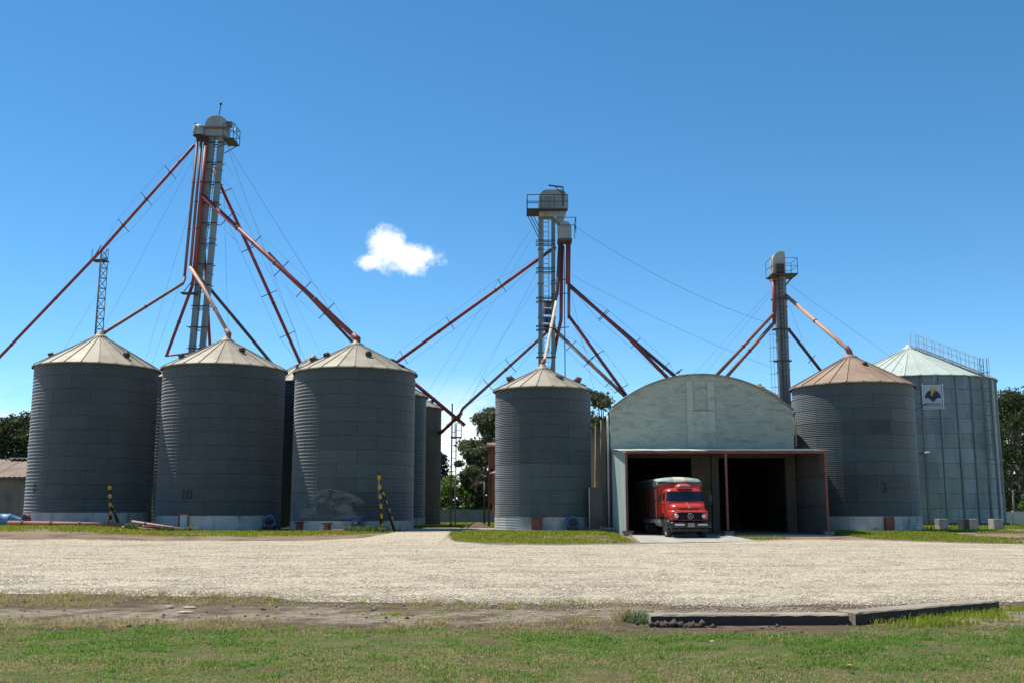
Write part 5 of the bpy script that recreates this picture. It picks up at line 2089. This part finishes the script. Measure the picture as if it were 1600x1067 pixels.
def wheel(root, x, y, r, w, side):
    o = MB()
    prof = [(r * .60, -w * .38), (r * .66, -w * .5), (r * .9, -w * .5), (r * .985, -w * .4), (r, -w * .2), (r, w * .2), (r * .985, w * .4), (r * .9, w * .5), (r * .66, w * .5), (r * .60, w * .38)]
    o.lathe(prof, (x, y, r), 32, 'X')
    ty = o.build('wheel', M['tyre'], root)
    s = side
    rim = MB()
    rim.lathe([(r * .62, s * w * .40), (r * .58, s * w * .36), (r * .54, s * w * .12), (r * .30, s * w * .05), (r * .26, s * w * .22), (r * .16, s * w * .30), (r * .001, s * w * .32)], (x, y, r), 28, 'X')
    rim.build('rim', M['rim'], ty)
    nuts = MB()
    for k in range(8):
        a = 2 * math.pi * k / 8
        nuts.box((x + s * w * .12, y + r * .42 * math.cos(a), r + r * .42 * math.sin(a)), (.05, .035, .035))
    nuts.build('wheel_nuts', M['steel'], ty)


def truck():
    t = thing('truck', 'red short nosed truck with covered red cargo body under the canopy', 'truck')
    red = M['truck_red']
    # lower nose with wings
    mb = MB()
    stack(mb, [(.92, .92, .10, 1.75, .22), (1.0, 1.02, .03, 1.78, .26), (1.2, 1.05, .0, 1.8, .28), (1.36, 1.045, .03, 1.8, .28), (1.42, 1.02, .08, 1.8, .27), (1.445, .96, .15, 1.8, .25)])
    mb.build('nose', red, t)
    # wheel arches cut dark with black mudguard lips
    for s in (-1, 1):
        g = MB()
        arc = [R_(8 + 164 * i / 12) for i in range(13)]
        rows = []
        for xx in (s * .70, s * 1.10):
            rows.append([(xx, 1.22 + .60 * math.cos(a), .50 + .60 * math.sin(a)) for a in arc])
        rows.append([(s * 1.10, 1.22 + .54 * math.cos(a), .50 + .54 * math.sin(a)) for a in arc])
        rows.append([(s * .70, 1.22 + .54 * math.cos(a), .50 + .54 * math.sin(a)) for a in arc])
        g.grid(rows, True)
        g.build('mudguard', M['fender_black'], t)
        d = MB()
        d.prism([(1.22 + .58 * math.cos(a), .50 + .58 * math.sin(a)) for a in [R_(-10 + 200 * i / 14) for i in range(15)]], s * 1.03, s * 1.075, 'YZ')
        d.build('wheel_well', M['black'], t)
    # bonnet
    mb = MB()
    stack(mb, [(1.43, .93, .20, 1.7, .3), (1.5, .95, .19, 1.7, .3), (1.60, .955, .22, 1.7, .3), (1.69, .93, .30, 1.7, .3), (1.75, .86, .42, 1.7, .28), (1.79, .74, .58, 1.7, .25), (1.80, .6, .75, 1.7, .2)])
    bo = mb.build('bonnet', red, t)
    MB().box2((-.55, .165, 1.47), (.55, .24, 1.56)).build('air_slot', mat('slot_shade', (.10, .006, .006), None, .6), bo, bevel=.03)
    MB().bar((0, .42, 1.765), (0, .8, 1.822), .035).build('bonnet_strip', M['chrome'], bo)
    for s in (-1, 1):
        MB().box((s * .33, .80, 1.815), (.42, .16, .012), Euler((.15, 0, 0))).build('vent_grille', M['black'], bo)
    e = MB()
    e.lathe([(.055, -.008), (.07, -.008), (.07, .008), (.055, .008), (.055, -.008)], (0, .17, 1.60), 16, 'Y')
    for k in range(3):
        a = R_(90 + 120 * k)
        e.bar((0, .17, 1.60), (.06 * math.cos(a), .17, 1.60 + .06 * math.sin(a)), .018)
    e.build('bonnet_star', M['chrome'], bo)
    # grille: black oval recess with bars, lamps and star
    n = 40
    ov = []
    for i in range(n):
        a = 2 * math.pi * i / n
        c, s = math.cos(a), math.sin(a)
        ov.append((.88 * math.copysign(abs(c) ** .45, c), 1.15 + .19 * math.copysign(abs(s) ** .6, s)))
    bend = lambda x: .0 + .13 * (abs(x) / .9) ** 4
    mb = MB()
    cols = []
    for i in range(25):
        x = .88 * math.sin(math.pi / 2 * (i - 12) / 12)
        hh = .19 * (1 - (abs(x) / .8801) ** (2 / .45)) ** .3
        cols.append([(x, bend(x) - .045, 1.15 - hh), (x, bend(x) - .045, 1.15 + hh)])
    mb.grid(cols, False)
    gr = mb.build('grille', mat('grille_black', (.008, .008, .009), None, .8, spec=.1), t)
    rim = MB()
    rim.tube([(x * 1.015, bend(x) - .045, 1.15 + (z - 1.15) * 1.05) for x, z in ov] + [(ov[0][0] * 1.015, bend(ov[0][0]) - .045, ov[0][1])], .018, 6)
    rim.build('grille_surround', red, gr)
    for k in range(5):
        z = 1.03 + .06 * k
        MB().box((0, -.052, z), (1.1, .010, .012)).build('grille_bar', M['fender_black'], gr)
    st = MB()
    st.lathe([(.128, -.012), (.150, -.012), (.150, .012), (.128, .012), (.128, -.012)], (0, -.075, 1.15), 28, 'Y')
    for k in range(3):
        a = R_(90 + 120 * k)
        p0, p1 = Vector((0, -.075, 1.15)), Vector((.132 * math.cos(a), -.075, 1.15 + .132 * math.sin(a)))
        sd = Vector((-math.sin(a), 0, math.cos(a))) * .026
        st.add([p0 - sd, p0 + sd, p1, p0 + Vector((0, -.02, 0))], [(0, 2, 3), (3, 2, 1), (0, 1, 2)])
    st.build('grille_star', M['chrome'], gr)
    for s in (-1, 1):
        h = MB()
        h.lathe([(.115, -.02), (.118, -.07), (.10, -.085)], (s * .735, bend(.735) - .0, 1.15), 20, 'Y')
        hl = h.build('headlight', M['chrome'], t)
        l = MB()
        l.lathe([(.10, -.083), (.07, -.10), (.001, -.108)], (s * .735, bend(.735), 1.15), 20, 'Y')
        l.build('lens', M['lens'], hl)
    # bumper
    mb = MB()
    stack(mb, [(.55, 1.08, -.14, .26, .16), (.58, 1.12, -.18, .3, .18), (.80, 1.12, -.18, .3, .18), (.84, 1.08, -.14, .26, .16)])
    bu = mb.build('bumper', M['fender_black'], t)
    for s in (-1, 1):
        MB().box((s * .62, -.187, .72), (.52, .012, .085)).build('bumper_strip', mat('white_reflector', (.62, .62, .60), None, .4), bu, bevel=.004)
    pl = MB().box((0, -.192, .70), (.34, .014, .18)).build('number_plate', M['plate'], bu)
    g = MB()
    for i, x in enumerate((-.12, -.07, -.02, .05, .1)):
        g.box((x, -.201, .70 + .01 * (i % 2)), (.028, .004, .10 - .03 * (i % 3 == 1)))
    g.build('plate_characters', M['black'], pl)
    MB().box2((-.98, .0, .36), (.98, .5, .545)).build('underguard', M['black'], t, bevel=.05)
    # cab
    lv = [(1.30, 1.075, .98, 2.28, .2), (1.75, 1.085, .93, 2.28, .22), (1.86, 1.08, .93, 2.28, .25), (1.95, 1.07, .955, 2.28, .27), (2.40, 1.015, 1.13, 2.26, .30), (2.47, .995, 1.17, 2.25, .31),
          (2.53, .95, 1.23, 2.2, .32), (2.575, .86, 1.34, 2.12, .3), (2.60, .68, 1.5, 2.0, .25)]
    mb = MB()
    stack(mb, lv)
    cab = mb.build('cab', red, t)

    def level(z):
        for a, b in zip(lv, lv[1:]):
            if a[0] <= z <= b[0]:
                k = (z - a[0]) / (b[0] - a[0])
                return [a[i] + (b[i] - a[i]) * k for i in range(5)]

    def pane(name, z0, z1, sel, parent, off=.012, material=None):
        rows = []
        for i in range(7):
            z = z0 + (z1 - z0) * i / 6
            _, w, y0, y1, r = level(z)
            pts = rrect(w + off, y0 - off, y1 + off, r, 12)
            rows.append([(*p, z) for p in sel(pts, w, y0, y1)])
        mb = MB()
        mb.grid(rows)
        mb.build(name, material or M['glass'], parent)

    # plan points: corners of 13 each: 0-12 front right, 13-25 rear right, 26-38 rear left, 39-51 front left
    def front(pts, w, y0, y1):
        l = pts[43:52]
        rr = pts[0:9]
        mid = [(l[-1][0] + (rr[0][0] - l[-1][0]) * k / 6, l[-1][1]) for k in range(1, 6)]
        return l + mid + rr
    pane('windscreen', 1.93, 2.40, front, cab)
    pane('windscreen_seal', 1.905, 2.425, front, cab, .006, M['black'])

    def side_sel(s):
        def f(pts, w, y0, y1):
            x = pts[12][0] * s
            return [(x, 1.36 + .62 * k / 5) for k in range(6)]
        return f
    for s in (-1, 1):
        pane('side_window', 1.95, 2.36, side_sel(s), cab)
        for yy in (1.30, 2.02):
            MB().box((s * 1.092, yy, 1.62), (.012, .02, .6)).build('door_gap', M['black'], cab)
        MB().box((s * 1.10, 1.9, 1.72), (.03, .14, .03)).build('door_handle', M['black'], cab)
    for s in (-1, 1):
        w_ = MB()
        w_.bar((s * .1, .905, 1.90), (s * .55, .93, 1.99), .02)
        w_.build('wiper', M['black'], cab)
    # roof air deflector hump
    mb = MB()
    stack(mb, [(2.56, .42, 1.12, 1.75, .18), (2.60, .44, 1.10, 1.8, .2), (2.72, .40, 1.14, 1.78, .2), (2.80, .30, 1.24, 1.72, .18), (2.83, .18, 1.36, 1.6, .12)])
    ro = mb.build('roof_cooler', car_paint('sunbleached_red', (.56, .085, .07), .35), cab)
    MB().box((0, 1.105, 2.63), (.6, .02, .03)).build('intake_slot', M['black'], ro)
    # mirrors
    for s in (-1, 1):
        mb = MB()
        mb.bar((s * 1.06, 1.2, 1.75), (s * 1.42, 1.12, 1.75), .025)
        mb.bar((s * 1.06, 1.2, 2.42), (s * 1.42, 1.12, 2.36), .025)
        mb.bar((s * 1.42, 1.12, 1.75), (s * 1.42, 1.12, 2.36), .02)
        mi = mb.build('mirror_arm', M['steel'], t)
        MB().box((s * 1.42, 1.10, 2.06), (.2, .05, .36)).build('mirror', M['black'], mi, bevel=.02)
    # chassis and wheels
    for s in (-1, 1):
        MB().box2((s * .38, .5, .62), (s * .48, 8.2, .86)).build('chassis_rail', M['black'], t)
    MB().box2((-1.12, 2.75, .62), (-.62, 3.9, 1.05)).build('fuel_tank', M['rim'], t, bevel=.1)
    MB().box2((-1.16, 2.3, .78), (-1.13, 7.0, .98)).build('side_guard', mat('white_guard', (.5, .47, .42), None, .6), t)
    for x, y in ((-.95, 1.22), (.95, 1.22)):
        wheel(t, x, y, .50, .28, -1 if x < 0 else 1)
    for x, y in ((-.88, 6.3), (.88, 6.3)):
        wheel(t, x, y, .50, .55, -1 if x < 0 else 1)
    MB().tube([(-.9, 1.22, .5), (.9, 1.22, .5)], .07, 8).build('front_axle', M['black'], t)
    MB().tube([(-.9, 6.3, .5), (.9, 6.3, .5)], .1, 8).build('rear_axle', M['black'], t)
    for s in (-1, 1):
        MB().box((s * .95, 1.92, .42), (.34, .03, .5)).build('mud_flap', M['black'], t)
        MB().box((s * 1.0, 1.0 + 1.05, .62), (.22, .5, .05)).build('cab_step', M['black'], t)
    # cargo body: upright planks on a floor frame, tarpaulin top
    bx, y0, y1, z0, z1 = 1.26, 2.45, 8.9, 1.12, 2.98
    MB().box2((-bx, y0, z0 - .14), (bx, y1, z0)).build('body_floor', M['black'], t)
    for s in (-1, 1):
        n = 9
        L = (y1 - y0) / n
        for i in range(n):
            MB().box2((s * (bx - .05), y0 + i * L + .012, z0), (s * bx, y0 + (i + 1) * L - .012, z1)).build('side_panel', M['box_dark'], t)
            MB().box((s * (bx + .015), y0 + i * L + (.04 if i == 0 else 0), (z0 + z1) / 2), (.03, .07, z1 - z0)).build('side_post', M['box_red'] if i == 0 else M['box_dark'], t)
        MB().box2((s * (bx + .0), y0, 2.02), (s * (bx + .035), y1, 2.08)).build('side_rail', M['box_dark'], t)
    for i in range(6):
        a = -bx + .05 + (2 * bx - .1) * i / 6
        b = -bx + .05 + (2 * bx - .1) * (i + 1) / 6
        MB().box2((a + .006, y0, z0), (b - .006, y0 + .05, z1)).build('front_panel', M['box_red'], t)
    MB().box2((-bx - .02, y0 - .03, 2.0), (bx + .02, y0 + .004, 2.07)).build('front_rail', M['box_red'], t)
    MB().box2((-bx + .05, y1 - .05, z0), (bx - .05, y1, z1)).build('tailboard', M['box_red'], t)
    # tarpaulin: slightly bellied roof with side skirts, a cream lengthwise stripe
    prof = [(-bx - .02, 3.04), (-bx + .06, 3.12), (-.62, 3.19), (-.30, 3.215)]
    prof2 = [(-.30, 3.215), (0, 3.22), (.34, 3.212)]
    prof3 = [(.34, 3.212), (.65, 3.19), (bx - .06, 3.12), (bx + .02, 3.04)]
    ys = [(y0 - .09, .30), (y0 - .06, .20), (y0 + .02, .11), (y0 + .16, .045), (y0 + .4, 0)] + [(y0 + .4 + (y1 - y0 - .4) * i / 11, .018 * math.sin(i * 2.6)) for i in range(1, 12)]
    for pf, m_, nm in ((prof, 'tarp', 'tarpaulin'), (prof2, 'tarp_cream', 'tarpaulin_stripe'), (prof3, 'tarp', 'tarpaulin')):
        mb = MB()
        mb.grid([[(x, y, z - dz) for x, z in pf] for y, dz in ys])
        mb.build(nm, M[m_], t)
    for s in (-1, 1):
        mb = MB()
        mb.grid([[(s * (bx + .02), y, 3.04 - dz), (s * (bx + .05), y, 2.95 - dz * .5), (s * (bx + .045), y, 2.68 + .02 * math.sin(y * 5))] for y, dz in ys[2:]])
        mb.build('tarpaulin_skirt', M['tarp_dark'], t)  # dark green edge, darkened further by shade put into its colour
    mb = MB()
    mb.grid([[(-bx + .02 + (2 * bx - .04) * k / 10, y0 - .085, z + .02 * math.sin(k * 1.3)) for k in range(11)] for z in (2.95, 2.84)])
    mb.build('tarpaulin_flap', M['tarp_dark'], t)
    t.scale = (.95, 1, 1)
    t.location = (9.08, 53.25, .045)
    t.rotation_euler = (R_(-.35), 0, R_(3.3))
    return t


truck()


# ------------------------------------------------------------------ trees
M['leaf_euc'] = leafy('eucalyptus_leaf', (.105, .125, .05), (.065, .085, .034), (.165, .17, .085), .35)
M['leaf_dark'] = leafy('dark_leaf', (.055, .075, .028), (.034, .05, .02), (.095, .11, .045), .35)
M['leaf_willow'] = leafy('willow_leaf', (.12, .20, .034), (.07, .135, .024), (.19, .26, .055), .4)
M['leaf_con'] = leafy('conifer_leaf', (.026, .05, .032), (.018, .036, .023), (.045, .07, .04), .25)
def leaf_cloud(blobs, n, size, rng, shell=.55):
    """leaf sprays in the volume of ellipsoid clumps; returns verts, quads"""
    vol = np.array([b[3] * b[4] * b[5] for b in blobs]) ** .8
    idx = rng.choice(len(blobs), n, p=vol / vol.sum())
    B = np.array([b[:6] for b in blobs])[idx]
    d = rng.normal(size=(n, 3))
    d /= np.linalg.norm(d, axis=1)[:, None]
    r = shell + (1.08 - shell) * rng.random(n)[:, None]
    r *= 1 + .22 * np.sin(d[:, :1] * 5 + idx[:, None]) * np.cos(d[:, 1:2] * 6 + idx[:, None] * 2)
    c = B[:, :3] + d * r * B[:, 3:6]
    a = rng.normal(size=(n, 3))
    a /= np.linalg.norm(a, axis=1)[:, None]
    b = np.cross(a, d + .4 * rng.normal(size=(n, 3)))
    b /= np.linalg.norm(b, axis=1)[:, None] + 1e-6
    s = size * (.5 + .9 * rng.random(n))[:, None]
    v = np.stack([c - a * s * .5, c + b * s * .28, c + a * s * .5, c - b * s * .28], 1)
    return v.reshape(-1, 3), (np.arange(n)[:, None] * 4 + np.arange(4)[None])


def tree(name, label, x, y, h, spread, leafmat, n=3500, leaf=.42, bare=.35, nblob=16, seed=1, group=None, tall=1.0, gap=1.0, twigs=True):
    rng = np.random.default_rng(seed)
    rr = random.Random(seed)
    g = gz(x, y)
    t = thing(name, label, 'tree', (x, y, g), group)
    blobs = []
    for i in range(nblob):
        k = bare + (1 - bare) * ((i + .5) / nblob)
        prof = math.sin(math.pi * min(1, (k - bare) / (1 - bare) * .82 + .16)) ** .7
        a = i * 2.4 + rr.random() * .8
        q = spread * prof * (rr.random() ** .5) * .85
        s = spread * (.16 + .2 * rr.random()) * gap
        blobs.append((x + q * math.cos(a), y + q * math.sin(a), g + h * k - s * .4, s * 1.15, s * 1.15, s * .72 * tall))
    trunk = MB()
    top = Vector((x + .3 * rr.random(), y, g + h * .82))
    pts = [Vector((x, y, g - .2)), Vector((x + .1, y, g + h * .25)), Vector((x - .1 * rr.random(), y, g + h * .55)), top]
    r0 = h * .024
    trunk.tube(pts, [r0, r0 * .78, r0 * .5, r0 * .12], 7)
    for b in blobs:
        k = min(.9, max(.15, (b[2] - g) / h - .16 - .1 * rr.random()))
        base = pts[0].lerp(top, k)
        mid = base.lerp(Vector(b[:3]), .55) + Vector((0, 0, -.05 * h * rr.random()))
        trunk.tube([base, mid, Vector(b[:3])], [r0 * .42, r0 * .26, r0 * .08], 5, False)
    trunk.build('trunk', M['bark'], t)
    v, f = leaf_cloud(blobs, n, leaf, rng)
    o = npmesh('crown', v - np.array([x, y, g]), f, leafmat, t)
    return t


def euc(label, u, vtop, Y, spread, seed, n=5500, bare=.3, nb=20, m='leaf_euc', leaf=.36, gap=1.0, group='trees behind the silos'):
    p = at(u, vtop, Y)
    return tree('eucalyptus_tree', label, p.x, Y, p.z - gz(p.x, Y), spread, M[m], int(n * 1.9), leaf, bare, nb, seed, group, .95, gap)


# gap between silo 7 and the narrower silo
euc('tall loose eucalyptus leaning into the gap left of the narrower silo', 777, 636, 108, 4.0, 3, 5200, .42, 20, gap=.85)
euc('lower eucalyptus with open crown in the gap middle', 738, 702, 104, 2.9, 4, 2800, .38, 13, gap=.8)
euc('dark broad tree low behind the gap wall', 757, 735, 112, 3.6, 5, 3600, .15, 14, 'leaf_dark')
euc('tall tree peeping out behind the narrower silo and warehouse', 938, 612, 112, 4.2, 6, 4200, .45, 18, gap=.8)
p = at(697, 705, 110)
t = thing('conifer_tree', 'dark conifer with level branches at the left of the gap', 'tree', (p.x - .6, 110, -.1), 'trees behind the silos')
mb = MB()
mb.tube([(p.x - .6, 110, -.2), (p.x - .6, 110, p.z - .2)], [.2, .04], 6)
mb.build('trunk', M['bark'], t)
rng = np.random.default_rng(9)
bl = []
for i in range(11):
    z = 1.2 + (p.z - 1.4) * i / 10
    L = 2.3 * (1 - i / 12)
    for k in range(5):
        a = k * 1.256 + i * .7
        for q in (.45, .85):
            bl.append((p.x - .6 + L * q * math.cos(a), 110 + L * q * math.sin(a), z - .25 * q + .2 * math.sin(k * 2.1 + i), .55, .55, .26))
v, f = leaf_cloud(bl, 4200, .26, rng)
npmesh('crown', v - np.array([p.x - .6, 110, -.1]), f, M['leaf_con'], t)
for i, (u, vt, Y, sp, lab) in enumerate(((704, 742, 103, 2.2, 'bright green willowy bush at the left of the gap'), (727, 752, 104, 1.9, 'bright green bush in the gap middle'),
                                         (748, 762, 102.5, 1.7, 'rounded green bush right in the gap'), (768, 770, 103, 1.6, 'small green bush beside the orange machine'),
                                         (690, 760, 104, 1.8, 'green bush half hidden by the brown silo'))):
    q = at(u, vt, Y)
    tree('bush', lab, q.x, Y, q.z - gz(q.x, Y), sp, M['leaf_willow'] if i != 2 else M['leaf_dark'], 2200, .32, .05, 9, 40 + i, 'green bushes behind the wall', 1.2)
# right edge
for i, (u, vt, Y, sp, n, lab) in enumerate(((1583, 612, 112, 5.5, 7500, 'tall dark eucalyptus right of the large silo'), (1622, 604, 118, 6.0, 6500, 'tall dark eucalyptus at the right picture edge'),
                                            (1560, 640, 124, 5.0, 4500, 'dark eucalyptus just behind the large silo edge'), (1660, 600, 116, 6.0, 4000, 'dark eucalyptus beyond the right picture edge'))):
    euc(lab, u, vt, Y, sp, 60 + i, n, .12, 26, 'leaf_dark', .36, 1.0, 'dark trees at the right')
q = at(1597, 765, 96)
tree('bush', 'pointed bright green bush at the right picture edge', q.x + .5, 96, q.z - gz(q.x, 96), 1.0, M['leaf_willow'], 1500, .25, .03, 8, 71, 'green bushes behind the wall', 1.6)
# left edge
for i, (u, vt, Y, sp, n, lab) in enumerate(((8, 652, 106, 4.6, 6000, 'dark round tree above the shed at the left picture edge'), (40, 645, 108, 4.4, 5000, 'dark tree between shed and leftmost silo'),
                                            (-35, 660, 110, 5.0, 3500, 'dark tree beyond the left picture edge'), (75, 655, 114, 4.5, 2500, 'dark tree behind the leftmost silo'))):
    euc(lab, u, vt, Y, sp, 80 + i, n, .1, 22, 'leaf_dark', .36, 1.05, 'dark trees at the left')
# far tree belt on the horizon
rng = np.random.default_rng(5)
bl = []
for i in range(330):
    x = -420 + 840 * i / 330
    hgt = 6 + 5 * float(vnoise(x, 2.0, .06)) + 2 * rng.random()
    y = 250 + 25 * rng.random()
    bl.append((x, y, hgt * .45, 3.2, 3.2, hgt * .5))
v, f = leaf_cloud(bl, 26000, 1.5, rng, .3)
tag(npmesh('far_wood', v, f, M['leaf_dark']), 'distant belt of trees along the horizon', 'trees', kind='stuff')


# ------------------------------------------------------------------ walls, shed, odds and ends behind
def panel_wall(name, label, x0, x1, Y, h, n, material, group='low concrete boundary walls'):
    t = thing(name, label, 'wall', ((x0 + x1) / 2, Y, 0), group)
    w = (x1 - x0) / n
    for i in range(n):
        xa = x0 + i * w
        g = gz(xa + w / 2, Y)
        MB().box2((xa + .03, Y, g - .2), (xa + w - .03, Y + .09, g + h - .03 * (i % 2))).build('wall_panel', material, t)
        MB().box2((xa - .07, Y - .05, g - .2), (xa + .07, Y + .14, g + h + .06)).build('wall_post', material, t)


panel_wall('boundary_wall', 'grey concrete panel wall seen through the gap', -10, 3.5, 100, 1.35, 7, mat('grey_panel', (.24, .25, .24), (.17, .175, .165), .95, 0, .8))
panel_wall('boundary_wall', 'pale concrete panel wall at the right picture edge', 38.5, 62, 90, 1.2, 10, mat('pale_panel', (.50, .52, .47), (.40, .42, .38), .95, 0, .8))

t = thing('shed', 'low shed with brown roof and mouldy wall at the left picture edge', 'shed', (-40, 72, 0))
ze = at(20, 743, 72).z
zr = at(20, 716, 76).z
MB().box2((-52, 72, -.3), (-30.5, 80, ze - .1)).build('wall', M['shed_wall'], t)
pr = MB()
w = 1.1
rows = []
for k in range(13):
    x = w * k / 12
    z = .03 * math.cos(2 * math.pi * k / 4)
    rows.append([(x, 71.55, ze - .08 + z), (x, 76, zr + z)])
pr.grid(rows)
ob = pr.build('roof_sheet', M['shed_roof'], t)
for i in range(21):
    o = ob if i == 0 else copy_part(ob, t)
    o.location.x = -53 + i * 1.08
    o.location.z += .012 * (i % 2)
MB().prism([(76, zr - .02), (80.4, ze - .1), (80.4, ze - .2), (76, zr - .15)], -52, -30.4, 'YZ').build('rear_roof', M['shed_roof'], t)
MB().box2((-52.2, 71.48, ze - .26), (-30.4, 71.56, ze - .10)).build('eaves_board', M['dark_pipe'], t)
MB().box(at(33, 718, 75.6) + Vector((0, 0, .12)), (1.5, .6, .05)).build('roof_patch', M['galv'], t)

# grain cleaner half hidden behind the narrower silo
c0 = at(768, 745, 72)
t = thing('grain_cleaner', 'orange grain cleaning machine with chute half hidden by the narrower silo', 'machine', (c0.x + .8, 72, 0))
X0 = at(762, 720, 72).x
g = M['orange_machine']
MB().box2((X0 + .05, 71.4, 4.25), (X0 + 2.0, 73, 5.5)).build('upper_hopper', g, t, bevel=.04)
MB().tube([(X0 - .05, 71.6, 5.75), (X0 + 2.0, 71.6, 5.75)], .3, 12).build('drum', M['brown_pipe'], t)
MB().lathe([(.001, 4.15), (.5, 3.95), (.5, 3.85), (.36, 3.8), (.36, 2.1), (.12, .95), (.12, .6)], (X0 + .62, 71.2, 0), 16).build('cyclone', M['brown_pipe'], t)
MB().bar(at(760, 728, 71.3), at(735, 762, 71.3), .16).build('chute', M['brown_pipe'], t)
mb = MB()
for dx in (.1, 1.8):
    for dy in (71.5, 72.9):
        mb.bar((X0 + dx, dy, 0), (X0 + dx, dy, 4.3), .12)
mb.bar((X0 + .1, 71.5, 1.8), (X0 + 1.8, 71.5, 3.4), .08)
mb.build('stand', M['rust_steel'], t)
MB().box2((X0 + .2, 71.8, 2.0), (X0 + 1.9, 72.8, 4.2)).build('sieve_body', g, t, bevel=.03)

# mound of earth in the gap
t = MB()
c = at(746, 822, 70)
rows = []
for i in range(9):
    rad = 1.05 * (1 - i / 8)
    rows.append([(c.x + rad * math.cos(a) * (1 + .12 * math.sin(3 * a)), 70 + rad * .8 * math.sin(a), gz(c.x, 70) - .05 + .42 * (1 - (1 - i / 8) ** 1.5) * (1 + .06 * math.sin(5 * a + i))) for a in [2 * math.pi * k / 22 for k in range(22)]])
t.grid(rows, True, True)
tag(t.build('earth_mound', mat('brown_earth', (.15, .105, .07), (.10, .07, .048), 1, 0, 2)), 'low brown earth mound in the gap behind the slab path', 'mound')
for lab, u, v0, Y in (('slim grey pole among the bushes in the gap', 712, 745, 98), ('thin dark pole left of the orange machine', 757, 752, 76)):
    p = at(u, v0, Y)
    tag(MB().tube([(p.x, Y, -.2), (p.x, Y, p.z)], .07, 7).build('pole', M['steel_grey'] if Y > 90 else M['steel']), lab, 'pole')
p = at(1582, 765, 92)
t = thing('utility_pole', 'weathered pole with crossbar before the dark trees at the right', 'pole', (p.x, 92, 0))
MB().tube([(p.x, 92, -.2), (p.x, 92, p.z)], .09, 7).build('pole', M['bark'], t)
MB().bar((p.x - 1.3, 92, p.z - .1), (p.x + 1.3, 92, p.z - .1), .07).build('crossbar', M['bark'], t)
# bird on the vault
p = at(1061, 586, 62.2)
t = thing('bird', 'dark bird perched on the warehouse arch', 'bird', p)
b = MB()
rows = []
for x, z, r in ((-.26, -.02, .01), (-.18, .03, .04), (-.08, .08, .075), (.02, .13, .08), (.09, .20, .055), (.13, .25, .05), (.18, .26, .03), (.24, .25, .006)):
    rows.append([(p.x + x, 62.2 + r * math.cos(a), p.z + .1 + z + r * math.sin(a)) for a in [2 * math.pi * k / 8 for k in range(8)]])
b.grid(rows, True, True)
b.build('body', M['black'], t)
mb = MB()
mb.bar((p.x, 62.18, p.z + .02), (p.x, 62.18, p.z + .16), .015)
mb.bar((p.x, 62.24, p.z + .02), (p.x, 62.24, p.z + .16), .015)
mb.build('legs', M['black'], t)
